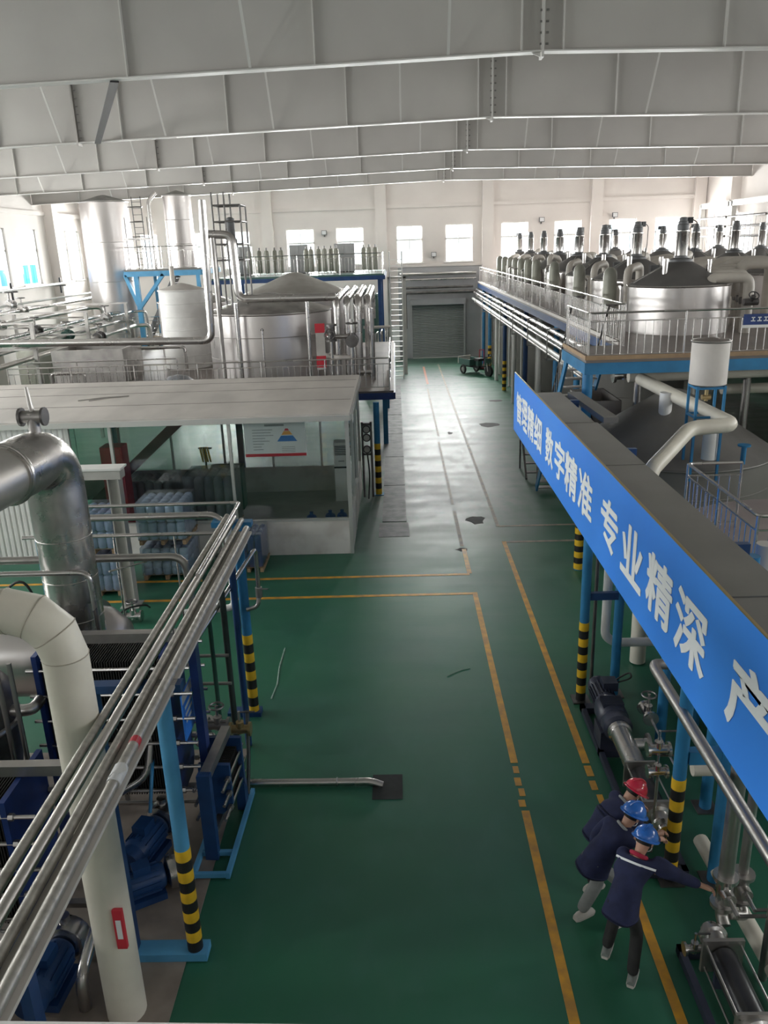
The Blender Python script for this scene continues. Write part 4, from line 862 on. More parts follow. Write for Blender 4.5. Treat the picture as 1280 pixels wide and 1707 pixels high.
for i, (x0, x1, lb) in enumerate(((-8.9, -7.9, 'grey cabinet before the window at the far end of the rear platform'), (-5.75, -4.75, 'grey cabinet before the middle window on the rear platform'), (-3.3, -2.2, 'grey cabinet before the window nearest to the lane on the rear platform'))):
    t = thing('control_cabinet', lb, 'cabinet', ((x0+x1)/2, 46.5, RZ))
    obj('carcass', MB().bb((x0, 46.2, RZ+.05), (x1, 46.8, 7.38)), 'wall_grey', t, False)
    for a, c in ((x0+.03, (x0+x1)/2-.01), ((x0+x1)/2+.01, x1-.03)): obj('door', MB().bb((a, 46.17, RZ+.1), (c, 46.2, 7.33)), 'wall_grey', t, False)
    obj('plinth', MB().bb((x0+.05, 46.25, RZ), (x1-.05, 46.75, RZ+.05)), 'black_metal', t, False)
# ladder to the rear platform
t = thing('ladder', 'white railed ladder climbing to the rear platform beside the shutter', 'ladder', (0, 44.2, 0))
for x in (-.28, .36): obj('side_rail', MB().cyl((x, 45.6, 0), (x, 42.9, 6.9), .035, 8), 'white_paint', t)
rg = shared('rung', lambda mb: mb.bb((-.31, -.08, -.015), (.31, .08, .015)), 'aluminium', False)
for i in range(23): f = (i+.6)/24; inst('rung', rg, t, (.04, 45.6-2.7*f, 6.9*f))
tag(obj('upright_block', MB().bb((-.45, 47.2, 0), (-.25, 47.4, 5.5)).bb((-.45, 47.2, 5.4), (.6, 47.4, 5.5)).bb((.4, 47.2, 0), (.6, 47.4, 5.5)), 'grey_column', None, False), 'grey steel gantry frame behind the white railed ladder', 'frame')
# machines below the rear platform
for i, (x, r, h, m, lb) in enumerate(((-1.6, .7, 4.6, 'green_machine', 'dark green tank under the rear platform beside the ladder'), (-3.6, .9, 4.4, 'wall_grey', 'grey tank under the rear platform behind the steel tanks'), (-6.2, .9, 4.4, 'green_machine', 'dark green tank under the rear platform behind the tank roofs'))):
    tank(lb, x, 46.3, r, 0, h, h+.35, mat=m, roofm=m, seams=2, n=24)
t = thing('pump_set', 'tangle of steel pump and pipework beside the foot of the ladder', 'pump', (-.9, 39.8, 0))
obj('frame', MB().bb((-1.6, 39.2, 2.55), (-.35, 40.4, 2.65)).bb((-1.6, 39.2, 0), (-1.5, 39.3, 2.6)).bb((-.45, 39.2, 0), (-.35, 39.3, 2.6)).bb((-1.6, 40.3, 0), (-1.5, 40.4, 2.6)).bb((-.45, 40.3, 0), (-.35, 40.4, 2.6)), 'steel_dull', t, False)
for i in range(5): obj('manifold_pipe', MB().tube([(-1.5+.25*i, 39.5, 2.65), (-1.5+.25*i, 39.5, 3.0+.08*i), (-1.3+.2*i, 40.1, 3.05+.08*i), (-1.3+.2*i, 40.1, 2.65)], .04, 8, .08), 'steel', t)
obj('header', MB().cyl((-1.6, 39.8, 3.45), (-.3, 39.8, 3.45), .07, 10), 'offwhite', t)
obj('header_leg', MB().cyl((-1.5, 39.8, 2.65), (-1.5, 39.8, 3.45), .03, 8), 'steel', t); obj('header_leg', MB().cyl((-.4, 39.8, 2.65), (-.4, 39.8, 3.45), .03, 8), 'steel', t)
# blue platform, brace column and stair at the left
BZ = 6.45
t = platform('blue edged platform carrying the tall slim tank', -13.3, -9.5, 41.0, 45.4, BZ, .08, 'blue_light', 'deck_grey', [(-9.7, 41.1), (-9.7, 45.2), (-13.0, 45.2)], 'blue_light', .25)
obj('brace_column', MB().bar((-12.75, 41.05, 0), (-12.75, 41.05, BZ-.3), .22, .22), 'blue_light', t, False)
for dx in (-.55, 1.35): obj('brace', MB().bar((-12.75, 41.05, 4.6), (-12.75+dx, 41.05, BZ-.25), .2, .16), 'blue_light', t, False)
railing('steel railing round the blue edged platform', [(-13.2, 43.5, BZ), (-13.2, 41.1, BZ), (-9.6, 41.1, BZ)], 1.05, .17, 2.0)
t = thing('steel_stair', 'dark steel stair climbing behind the blue brace column', 'stair', (-12, 42.3, 0))
for y in (41.7, 42.5): obj('stringer', MB().bar((-13.0, y+1.0, 3.1), (-11.3, y+1.0, 6.05), .05, .22), 'steel_dark', t, False)
for i in range(13): f = (i+.5)/13; inst('tread', shared('tread', lambda mb: mb.bb((-.14, -.38, -.015), (.14, .38, .015)), 'steel_dark', False), t, (-13.0+1.7*f, 43.1, 3.1+2.95*f))
obj('hazard_tread', MB().bb((-13.5, 42.4, 3.0), (-12.3, 43.9, 3.08)), 'wood', t, False)
for i in range(8): obj('hazard_stripe', MB().prism([(-13.45+.15*i, 42.4, 3.081), (-13.38+.15*i, 42.4, 3.081), (-13.28+.15*i, 43.9, 3.081), (-13.35+.15*i, 43.9, 3.081)], (0, 0, .004)), 'haz_black', t, False)
for x in (-13.4, -12.4):
    for y in (42.5, 43.8): obj('leg', MB().bb((x-.05, y-.05, 0), (x+.05, y+.05, 3.0)), 'steel_dark', t, False)
railing('steel railing with a slanting rail beside the yellow striped landing', [(-13.6, 42.3, DZ+.08), (-11.0, 42.3, DZ+.08)], 1.0, .2, 1.3)
# cage of pipes in front of the tall tanks
t = thing('ladder_cage', 'dark ladder with hoops between the two tall tanks', 'ladder', (-13.0, 43.0, BZ))
for x in (-13.05, -12.6): obj('side_rail', MB().cyl((x, 42.7, BZ), (x, 42.7, 9.9), .025, 6), 'steel_dark', t)
for i in range(11): inst('rung', shared('cage_rung', lambda mb: mb.cyl((-.22, 0, 0), (.22, 0, 0), .015, 6), 'steel_dark'), t, (-12.82, 42.7, BZ+.2+.3*i))
for z in (8.0, 8.7, 9.4): obj('hoop', MB().torus((-12.82, 42.4, z), .34, .02, (0, 0, 1), 16, 6), 'steel_dark', t)
obj('landing', MB().bb((-13.3, 41.6, 7.85), (-12.0, 42.6, 7.93)), 'steel_dull', t, False)
for x in (-13.2, -12.1): obj('landing_post', MB().cyl((x, 41.7, BZ), (x, 41.7, 8.9), .02, 6), 'steel_dark', t)
tag(obj('vent_pipe', MB().tube([(-11.9, 41.6, BZ), (-11.9, 41.6, 9.6), (-11.6, 41.9, 10.0)], .10, 12, .2), 'steel'), 'slender steel vent pipe before the gap between the tall tanks', 'pipe')
tag(obj('grey_pole', MB().cyl((-10.3, 38.5, 0), (-10.3, 38.5, 6.6), .11, 12), 'offwhite'), 'leaning grey pole beside the dark steel stair', 'pole')
# wall pipes and racks on the left
t = thing('wall_pipe', 'white pipe on black brackets along the left window wall', 'pipe', (-19.3, 30, 5.3))
obj('tube', MB().cyl((-19.25, 14, 5.52), (-19.25, 49.5, 5.72), .07, 10), 'white_paint', t)
for y in (20, 26, 32, 38, 41.5, 47.7): obj('bracket', MB().bb((-19.95, y-.05, 5.38+.0057*(y-14)), (-18.95, y+.05, 5.45+.0057*(y-14))).bb((-19.3, y-.04, 5.0+.0057*(y-14)), (-19.2, y+.04, 5.85+.0057*(y-14))), 'black_metal', t, False)
LP = [(-17.2, 4.9, .09, 'steel', 24, 47), (-16.2, 4.65, .07, 'steel', 24, 43), (-15.2, 4.75, .10, 'alu_jacket', 26, 40.5), (-14.3, 4.4, .08, 'steel', 24, 41), (-13.5, 4.1, .07, 'steel_dull', 25, 40), (-12.6, 3.9, .09, 'alu_jacket', 25, 39.5), (-16.7, 5.25, .05, 'white_paint', 24, 46), (-13.0, 4.5, .06, 'steel', 26, 40.5)]
for i, (x, z, r, m, y0, y1) in enumerate(LP):
    tag(obj('rack_pipe', MB().tube([(x, y0, z), (x, y1, z), (x+.6, y1+.3, z), (x+.6, y1+.3, max(DZ-.4, z-1.6))], r, 10, .25), m), ('%s pipe on the left pipe racks, %s from the window wall' % ({'steel': 'bright steel', 'alu_jacket': 'jacketed', 'steel_dull': 'dull steel', 'white_paint': 'white'}[m], ORD[sorted(range(8), key=lambda k: LP[k][0]).index(i)])), 'pipe')
for i, y in enumerate((27.5, 32.5, 37.5)):
    t = thing('pipe_trestle', 'steel trestle under the left pipes, %s from the pale room' % ORD[i], 'trestle', (-15, y, 0))
    for x in (-17.5, -12.3): obj('leg', MB().bb((x-.06, y-.06, 0), (x+.06, y+.06, 5.1)), 'steel_dull', t, False)
    for z in (3.75, 4.25, 4.55, 5.12): obj('cross_bar', MB().bb((-17.6, y-.04, z-.06), (-12.2, y+.04, z)), 'steel_dull', t, False)
R_ = random.Random(3)
for i in range(9):
    x = -17.2+.62*i; y = 31+R_.uniform(-2, 3)
    valve('valve on the left pipe racks, %s counted from the pale room' % ORD[i], (LP[i % 8][0], 29+1.1*i, LP[i % 8][1]), 2.0, 'y', R_.choice(['steel_dark', 'green_machine', 'steel']))
tag(obj('jacketed_vessel', MB().lathe([(.3, 0), (.9, .1), (1.0, .3), (1.0, 3.3), (.7, 3.7), (.2, 3.85)], (-15.9, 36.0, 0), 24), 'olive_vessel'), 'low domed vessel beneath the left pipe racks', 'vessel')
# low wall, railings and pipes on the left part of the tank platform
tag(obj('steel_trough', MB().bb((-11.75, 27.4, DZ), (-9.3, 27.5, 4.15)).bb((-11.75, 29.4, DZ), (-9.3, 29.5, 4.15)).bb((-11.75, 27.5, DZ), (-11.65, 29.4, 4.15)).bb((-9.4, 27.5, DZ), (-9.3, 29.4, 4.15)).bb((-11.65, 27.5, DZ), (-9.4, 29.4, DZ+.05)), 'steel_dull', None, False), 'open steel trough on the platform under the long level pipe', 'trough')
railing('second steel railing crossing the platform before the open trough', [(-11.8, 25.6, DZ), (-7.0, 25.6, DZ)], 1.0, .22, 1.6)
for i, (y, z) in enumerate(((26.6, 3.5), (29.8, 3.9), (30.6, 4.1), (31.4, 3.7), (32.0, 4.0))):
    x1 = -6.9 if i else -9.5
    tag(obj('level_pipe', MB().tube([(-11.5 if i < 3 else -10.8, y, DZ), (-11.5 if i < 3 else -10.8, y, z), (x1-.9, y, z), (x1-.9, y, DZ)], .06, 10, .12), 'steel'), 'steel pipe loop on the tank platform, %s row behind the railing' % ORD[i], 'pipe')
tag(obj('rag_heap', MB().lathe([(.5, 0), (.62, .12), (.5, .35), (.3, .5), (.08, .55)], (-6.9, 25.2, DZ), 12), 'wrap_grey'), 'crumpled heap of plastic film on the tank platform behind the railing', 'plastic film')
# lamps on the back wall
for i, (px, py, lb) in enumerate(((903, 366, 'small wall floodlight between the back windows above the agitator row'), (1025, 358, 'small wall floodlight high on the back wall towards the glazed frame'), (540, 388, 'small wall floodlight between the windows behind the rear platform'), (723, 424, 'small wall floodlight between the two windows over the shutter'))):
    p = PY(px, py, 53.75); t = thing('wall_floodlight', lb, 'lamp', (p.x, 53.9, p.z))
    obj('housing', MB().bb((p.x-.16, 53.68, p.z-.14), (p.x+.16, 53.85, p.z+.14)), 'motor_grey', t, False); obj('lens', MB().bb((p.x-.13, 53.665, p.z-.11), (p.x+.13, 53.68, p.z+.11)), 'paper', t, False)
    obj('bracket', MB().bb((p.x-.03, 53.85, p.z-.25), (p.x+.03, 54.0, p.z)), 'steel_dark', t, False)
# pipes over the roller shutter
for i, (z, y, r, x0, x1) in enumerate(((5.38, 53.7, .09, .3, 5.2), (5.05, 53.65, .06, .3, 5.2), (4.55, 53.55, .08, .55, 5.0), (4.25, 53.4, .10, .55, 5.2))):
    if i == 3: tag(obj('wall_pipe', MB().tube([(.62, y, 2.0), (.62, y, z), (x1, y, z)], r, 10, .2), 'steel_dark'), 'dark pipe turning down beside the roller shutter frame', 'pipe')
    else: tag(obj('wall_pipe', MB().cyl((x0, y, z), (x1, y, z), r, 10), ('steel_dull', 'steel', 'steel_dark')[i]), 'level pipe on the wall over the roller shutter, %s from the top' % ORD[i], 'pipe')
tag(obj('wall_panel', MB().bb((-.3, 53.6, 0), (.2, 53.95, 2.2)), 'white_paint', None, False), 'white panel standing beside the roller shutter behind the ladder', 'panel')
# things seen outside the left windows
for i, (y, m, lb) in enumerate(((47.2, 'shed_blue', 'blue sheet fence seen through the window nearest to the pipe brackets'), (50.6, 'shed_teal', 'teal sheet fence seen outside the left window beside the column'))):
    t = thing('sheet_fence', lb, 'fence', (XL-2.2, y, 0))
    for k in range(6): obj('sheet', MB().bb((XL-2.25-.04*(k % 2), y-1.6+.55*k, 0), (XL-2.2-.04*(k % 2), y-1.05+.55*k, 6.55+.2*i)), m, t, False)
    obj('rail', MB().bb((XL-2.2, y-1.6, 4.0), (XL-2.15, y+1.7, 4.1)), 'steel_dull', t, False)
# ================================================================ RIGHT SIDE: BANNER WALKWAY
BX, SZ = 2.76, 4.27
kb = 2.76/3.26
def glyph_mesh(ch):
    cu = bpy.data.curves.new('glyph', 'FONT'); cu.body = ch; cu.extrude = 0.004; cu.offset = 0.012; cu.resolution_u = 3
    ob = bpy.data.objects.new('glyph', cu); COL.objects.link(ob); dg = bpy.context.evaluated_depsgraph_get()
    me = bpy.data.meshes.new_from_object(ob.evaluated_get(dg)); bpy.data.objects.remove(ob); bpy.data.curves.remove(cu); return me
t = thing('slogan_banner', 'long blue banner with white Chinese slogan hung along the walkway', 'banner', (BX, 12, 2.9))
zb0, zb1 = 2.92, SZ+.01
obj('sheet', MB().bb((BX-.012, 3.6, zb0), (BX+.012, 18.95, zb1)), 'blue_banner', t, False)
obj('edge_trim', MB().bb((BX-.014, 3.6, zb1), (BX+.014, 18.95, zb1+.012)), 'brass', t, False)
CH = [('管', 21.87, 20.89), ('理', 20.89, 19.94), ('精', 19.94, 18.94), ('细', 18.94, 17.88), ('数', 17.43, 16.48), ('字', 16.35, 15.3), ('精', 15.3, 14.16), ('准', 14.08, 12.97), ('专', 12.41, 11.33), ('业', 11.16, 10.07), ('精', 9.92, 8.86), ('深', 8.78, 7.73), ('产', 7.19, 6.1)]
cz0, cz1 = 3.25, 3.92
for ch, a, c in CH:
    me = glyph_mesh(ch); xs = [v.co.x for v in me.vertices]; ys = [v.co.y for v in me.vertices]
    if not xs: continue
    x0, x1, y0, y1 = min(xs), max(xs), min(ys), max(ys); ya, yb = a*kb-.035, c*kb+.035
    for v in me.vertices:
        u, h, d = (v.co.x-x0)/(x1-x0), (v.co.y-y0)/(y1-y0), v.co.z
        v.co = (BX-.016-d*.5 - BX, ya+(yb-ya)*u - 12, cz0+(cz1-cz0)*h - 2.9)
    mv = [v.co.copy() for v in me.vertices]; mp = [tuple(p.vertices) for p in me.polygons]; me = bpy.data.meshes.new('character'); nv = []; nf = []
    for k, (dy, dz) in enumerate(((0, 0), (.016, 0), (-.016, 0), (0, .009), (0, -.009))):      # heavy strokes
        nf += [tuple(i+len(nv) for i in p) for p in mp]; nv += [v+Vector((-.0006*k, dy, dz)) for v in mv]
    me.from_pydata(nv, [], nf); me.materials.append(MATS['letter_white'])
    o = bpy.data.objects.new('character', me); COL.objects.link(o); o.parent = t; ORG[o.name] = ORG[t.name]
# deck plates on top of the walkway
t = thing('banner_walkway', 'grey steel plate walkway along the top of the blue banner', 'walkway', (3.05, 11, 0))
js = [16.25, 13.32, 10.6, 6.3, 3.6]
for i in range(4):
    obj('deck_plate', MB().bb((BX+.02, js[i+1]+.012, SZ-.03), (3.34+(.0 if i else -.05), js[i]-.012, SZ-.004*i)), 'deck_grey', t, False)
obj('deck_plate', MB().bb((BX+.3, 16.27, SZ-.16), (3.25, 16.9, SZ-.13)), 'maroon', t, False)
for x in (BX+.06, 3.26): obj('bearer', MB().bb((x-.03, 3.6, SZ-.15), (x+.03, 16.25, SZ-.03)), 'blue_machine', t, False)
for y in (4.5, 7.62, 11.6, 15.5): obj('cross_bearer', MB().bb((BX+.03, y-.04, SZ-.17), (3.5, y+.04, SZ-.03)), 'blue_machine', t, False)
tag(obj('channel_beam', MB().bar((3.62, 16.5, SZ-.1), (3.72, 13.9, SZ-.1), .26, .10), 'deck_grey', None, False), 'short grey channel beam lying beside the walkway plates', 'beam')
# posts under the walkway
def walk_post(label, x, y, hz=True, top=SZ-.17):
    t = thing('walkway_post', label, 'post', (x, y, 0))
    obj('shaft', MB().cyl((x, y, 0), (x, y, top), .075, 16), 'blue_post', t)
    if hz: hazard(t, x, y, .075, .02, 1.42, 10)
    obj('base_plate', MB().bb((x-.14, y-.14, 0), (x+.14, y+.14, .02)), 'steel_dark', t, False); return t
a = walk_post('blue walkway post with a striped foot beside the navy pump motor', 2.87, 11.6)
obj('tie_bar', MB().bb((2.94, 11.57, 1.80), (3.38, 11.65, 1.92)), 'blue_machine', a, False)
walk_post('plain blue walkway post behind the navy pump motor', 3.45, 11.75, False)
a = walk_post('blue walkway post with a striped foot beside the three workers', 3.05, 7.66)
obj('tie_bar', MB().bb((3.12, 7.6, 1.62), (3.5, 7.72, 1.78)), 'blue_post', a, False)
walk_post('plain blue walkway post behind the striped post by the workers', 3.55, 7.62, False)
walk_post('plain blue walkway post standing near the thin valve rod', 3.72, 10.2, False, 2.3)
walk_post('plain blue walkway post at the foot of the grey settling tank', 3.92, 8.9, False, 2.3)
# progressive cavity pumps lying along the lane
def cavity_pump(label, x, y0, motor=True, L=3.4):
    """drive end at y0, discharge towards the camera"""
    t = thing('cavity_pump', label, 'pump', (x, y0, 0)); z = .52
    obj('base_frame', MB().bb((x-.24, y0-L-.2, .02), (x-.17, y0+.1, .12)).bb((x+.17, y0-L-.2, .02), (x+.24, y0+.1, .12)).bb((x-.24, y0-.05, .02), (x+.24, y0+.1, .12)).bb((x-.24, y0-L-.2, .02), (x+.24, y0-L-.1, .12)).bb((x-.24, y0-1.2, .02), (x+.24, y0-1.1, .12)), 'motor_navy', t, False)
    q = Matrix(((1, 0, 0), (0, 0, -1), (0, 1, 0)))   # lathe axis z -> -y
    def rot(prof): return MB().lathe(prof, (x, y0, z), 22, q)
    yy = 0.0
    if motor:
        m = obj('motor_body', rot([(.06, -.02), (.16, 0), (.165, .12), (.15, .14), (.15, .50), (.17, .52), (.17, .58)]), 'motor_navy', t)
        fin = shared('pump_fin', lambda mb: mb.bb((-.005, -.50, .148), (.005, -.14, .178)), 'motor_navy', False)
        for i in range(20): o = inst('cooling_fin', fin, m, (x, y0, z)); o.rotation_euler = (0, 2*PI*i/20, 0)
        obj('terminal_box', MB().bb((x-.02, y0-.42, z+.12), (x+.2, y0-.2, z+.26)), 'motor_navy', m, False)
        obj('cable', MB().tube([(x+.2, y0-.3, z+.2), (x+.42, y0-.35, z+.3), (x+.45, y0-.15, z+.3), (x+.25, y0-.05, z+.1), (x+.25, y0+.05, .1)], .014, 6, .1), 'rubber', m)
        g = obj('gearbox', rot([(.14, .58), (.2, .62), (.22, .7), (.22, .98), (.19, 1.02), (.21, 1.05), (.21, 1.22), (.17, 1.26)]), 'motor_navy', t)
        for i in range(9): obj('gearbox_rib', MB().bb((x-.15, y0-.95+.028*i, z+.16), (x+.15, y0-.94+.028*i, z+.235)), 'motor_navy', g, False)
        obj('gearbox_foot', MB().bb((x-.22, y0-1.15, .12), (x+.22, y0-.75, z-.12)), 'motor_navy', g, False); yy = 1.26
    h = obj('suction_housing', rot([(.13, yy), (.17, yy+.02), (.17, yy+.08), (.145, yy+.10), (.145, yy+.92), (.17, yy+.94), (.17, yy+.98)]), 'steel', t)
    obj('side_port', MB().cyl((x+.1, y0-yy-.35, z), (x+.30, y0-yy-.35, z), .085, 14), 'steel', h); obj('port_flange', MB().cyl((x+.30, y0-yy-.35, z), (x+.33, y0-yy-.35, z), .15, 18), 'steel_dull', h)
    ys = yy+.98
    obj('end_plate', MB().bb((x-.2, y0-ys-.03, z-.19), (x+.2, y0-ys, z+.19)), 'steel_dull', t, False)
    obj('stator', rot([(.125, ys+.03), (.135, ys+.06), (.135, L-.38), (.125, L-.34)]), 'pump_black', t)
    for sx in (-1, 1):
        for sz in (-1, 1): obj('tie_rod', MB().cyl((x+sx*.165, y0-ys, z+sz*.13), (x+sx*.165, y0-L+.3, z+sz*.13), .011, 8), 'steel', t)
    obj('end_plate', MB().bb((x-.2, y0-L+.29, z-.19), (x+.2, y0-L+.33, z+.19)), 'steel_dull', t, False)
    for yp in (y0-ys-.015, y0-L+.31): obj('plate_foot', MB().bb((x-.05, yp-.02, .10), (x+.05, yp+.02, z-.19)), 'motor_navy', t, False)
    obj('discharge', rot([(.15, L-.30), (.15, L-.26), (.11, L-.24), (.11, L-.12), (.14, L-.1), (.14, L-.06), (.09, L-.04), (.09, L+.02)]), 'steel', t)
    return t
cavity_pump('long pump with a navy motor and black stator on the floor under the banner', 3.03, 11.2, True, 3.35)
t = cavity_pump('second long pump with a black stator running out under the large banner character', 3.02, 6.42-3.35, True, 3.35)
t.rotation_euler = (0, 0, PI)
# pipework around the pumps
tag(obj('handrail_pipe', MB().tube([(3.32, 8.95, 2.12), (3.0, 8.70, 2.28), (2.98, 3.6, 2.30)], .064, 14, .16), 'steel_dull'), 'thick steel pipe running below the banner past the striped post', 'pipe')
valve('flanged steel valve gripped by the bending worker', (3.16, 6.52, .92), 1.25, 'z', 'steel', False)
valve('flanged steel valve just behind the one the worker grips', (3.46, 6.78, .72), 1.2, 'z', 'steel_dull', False)
tag(obj('valve_pipe', MB().tube([(3.16, 6.42, .56), (3.16, 6.52, .62), (3.16, 6.52, .76)], .065, 12, .05), 'steel_dull'), 'short steel pipe rising from the second pump to the gripped valve', 'pipe')
tag(obj('riser_pipe', MB().cyl((3.16, 6.52, 1.10), (3.16, 6.52, 4.08), .075, 14), 'steel_dull'), 'upright steel pipe above the gripped valve', 'pipe')
tag(obj('riser_pipe', MB().cyl((3.46, 6.78, .88), (3.46, 6.78, 4.08), .05, 12), 'steel_dull'), 'upright steel pipe above the rear flanged valve', 'pipe')
tag(obj('link_pipe', MB().tube([(3.24, 6.50, .62), (3.46, 6.6, .5), (3.46, 6.78, .56)], .045, 10, .06), 'steel_dull'), 'small steel link pipe between the two flanged valves', 'pipe')
valve('small steel tap on the discharge of the second long pump', (2.82, 6.28, .42), .7, 'x', 'steel', False)
tag(obj('floor_main', MB().cyl((3.72, 3.6, .17), (3.56, 8.1, .17), .09, 14), 'cream'), 'cream pipe lying along the floor beside the second pump', 'pipe')
tag(obj('cross_main', MB().tube([(3.45, 8.3, 1.05), (6.0, 8.3, 1.05), (6.0, 8.3, .02)], .085, 14, .2), 'cream'), 'cream pipe crossing behind the striped post at knee height', 'pipe')
tag(obj('white_riser', MB().tube([(3.32, 12.0, 4.08), (3.32, 12.0, .95), (3.5, 12.05, .80), (5.4, 12.05, .80)], .075, 14, .16), 'white_paint'), 'white pipe dropping behind the blue post and turning right', 'pipe')
tag(obj('thin_riser', MB().cyl((3.12, 11.95, 0), (3.12, 11.95, 4.08), .03, 10), 'steel_dark'), 'thin dark pipe dropping to the navy pump motor', 'pipe')
tag(obj('grey_riser', MB().cyl((3.95, 8.2, 0), (3.95, 8.2, 4.0), .10, 14), 'offwhite'), 'thick pale upright pipe behind the striped post by the workers', 'pipe')
tag(obj('grey_riser', MB().cyl((3.55, 6.3, 0), (3.55, 6.3, 4.08), .045, 12), 'steel_dull'), 'slim grey upright pipe beside the cream floor pipe', 'pipe')
valve('small steel valve on the thin rod beside the plain blue post', (3.46, 10.05, .72), 1.1, 'y', 'steel')
tag(obj('valve_rod', MB().cyl((3.46, 9.88, .72), (3.5, 8.75, .6), .016, 8), 'steel'), 'thin bright rod leading from the small valve towards the striped post', 'rod')
valve('steel tap cluster on the striped post by the workers', (2.93, 8.05, 1.52), .9, 'x', 'steel', False)
valve('second steel tap beside the striped post by the workers', (2.92, 8.0, 1.25), .8, 'x', 'steel', False)
tag(obj('tap_pipe', MB().cyl((2.93, 8.0, .1), (2.93, 8.0, 1.2), .02, 8), 'steel_dull'), 'thin upright pipe carrying the steel taps beside the striped post', 'pipe')
# ================================================================ SETTLING TANKS BESIDE THE WALKWAY
t = tank('round settling tank with a steep dark grey conical roof', 5.85, 17.0, 2.05, 1.7, 2.87, 4.1, mat='deck_grey', roofm='tank_roof_grey', seams=1, n=56)
obj('dished_bottom', MB().lathe([(.3, 1.3), (1.0, 1.38), (1.7, 1.52), (2.05, 1.7)], (5.85, 17.0, 0), 40), 'deck_grey', t)
for k in range(5): a_ = -.6+k*2*PI/5; obj('leg', MB().cyl((5.85+1.0*math.cos(a_), 17+1.0*math.sin(a_), 0), (5.85+1.0*math.cos(a_), 17+1.0*math.sin(a_), 1.6), .09, 10), 'blue_post', t)
for (px, py, Y, r) in ((1110, 664, 16.4, .13), (1185, 722, 14.9, .14)):
    p = PY(px, py, Y); obj('roof_port', MB().cyl((p.x, p.y, p.z-.5), (p.x, p.y, p.z+.12), r, 16), 'white_paint', t)
p = PY(1240, 748, 14.95); obj('roof_tap', MB().cyl((p.x, p.y, p.z-.3), (p.x, p.y, p.z+.05), .05, 10).cyl((p.x, p.y, p.z+.05), (p.x, p.y, p.z+.08), .12, 12), 'blue_post', t)
t = tank('round settling tank with a flat pinkish grey top below the small handrail', 6.25, 10.9, 2.25, .95, 2.85, 2.95, mat='deck_grey', roofm='deck_pink', seams=1, n=56)
obj('dished_bottom', MB().lathe([(.3, .55), (1.2, .62), (1.9, .78), (2.25, .95)], (6.25, 10.9, 0), 40), 'deck_grey', t)
for k in range(5): a_ = -.6+k*2*PI/5; obj('leg', MB().cyl((6.25+1.8*math.cos(a_), 10.9+1.8*math.sin(a_), 0), (6.25+1.8*math.cos(a_), 10.9+1.8*math.sin(a_), .85), .09, 10), 'blue_post', t)
t = thing('landing', 'pinkish square landing over the flat topped settling tank', 'landing', (5.3, 10.3, 0))
obj('deck', MB().bb((4.18, 9.02, 2.955), (6.5, 11.6, 2.985)), 'deck_pink', t, False)
for x, y in ((4.28, 9.12),): obj('leg', MB().bb((x-.04, y-.04, 0), (x+.04, y+.04, 2.955)), 'steel_dull', t, False)
obj('edge_angle', MB().bb((4.18, 9.0, 2.9), (6.5, 9.05, 2.955)), 'steel_dull', t, False)
railing('bent steel handrail on the landing over the flat topped settling tank', [(5.04, 11.5, 2.985), (4.13+.12, 11.5, 2.985), (4.13+.12, 9.1, 2.985), (6.4, 9.1, 2.985)], 1.02, .15, 1.2, True, .024)
tag(obj('cream_main', MB().tube([PY(1068, 632, 17.9), PY(1222, 708, 14.25), PY(1150, 714, 14.15), PY(1083, 786, 12.9), Vector((PY(1083, 786, 12.9).x, PY(1083, 786, 12.9).y-.1, .02))], .135, 16, .18), 'cream'), 'cream pipe zigzagging over the conical roof of the settling tank', 'pipe')
tag(obj('cream_main', MB().cyl((5.2, 18.2, 4.22), (11.5, 18.2, 4.28), .13, 16), 'cream'), 'level cream pipe under the front edge of the reactor platform', 'pipe')
tag(obj('cream_main', MB().cyl((7.6, 18.9, 3.75), (12.5, 18.9, 3.75), .12, 16), 'cream'), 'second level cream pipe deeper under the reactor platform', 'pipe')
t = thing('buffer_tank', 'white cylindrical buffer tank on a blue angle stand over the conical roof', 'tank', (5.76, 15.0, 2.7))
cx, cy = 5.76, 15.0
obj('shell', MB().lathe([(.30, 4.56), (.335, 4.58), (.335, 5.36), (.32, 5.37)], (cx, cy, 0), 28), 'offwhite', t)
obj('rim', MB().torus((cx, cy, 5.36), .335, .022, (0, 0, 1), 28, 6), 'steel_dull', t)
obj('lid', MB().lathe([(.32, 5.37), (.1, 5.41), (.02, 5.42)], (cx, cy, 0), 24), 'deck_brown', t)
for sx in (-1, 1):
    for sy in (-1, 1): obj('stand_leg', MB().bb((cx+sx*.25-.022, cy+sy*.22-.022, 2.75), (cx+sx*.25+.022, cy+sy*.22+.022, 4.56)), 'blue_post', t, False)
for z in (4.52, 3.98):
    for sy in (-1, 1): obj('stand_rail', MB().bb((cx-.25, cy+sy*.22-.02, z-.02), (cx+.25, cy+sy*.22+.02, z+.02)), 'blue_post', t, False)
    for sx in (-1, 1): obj('stand_rail', MB().bb((cx+sx*.25-.02, cy-.22, z-.02), (cx+sx*.25+.02, cy+.22, z+.02)), 'blue_post', t, False)
obj('outlet_valve', MB().cyl((cx, cy, 4.25), (cx, cy, 4.56), .035, 10).cyl((cx-.08, cy, 4.32), (cx+.08, cy, 4.32), .05, 10), 'brass', t)
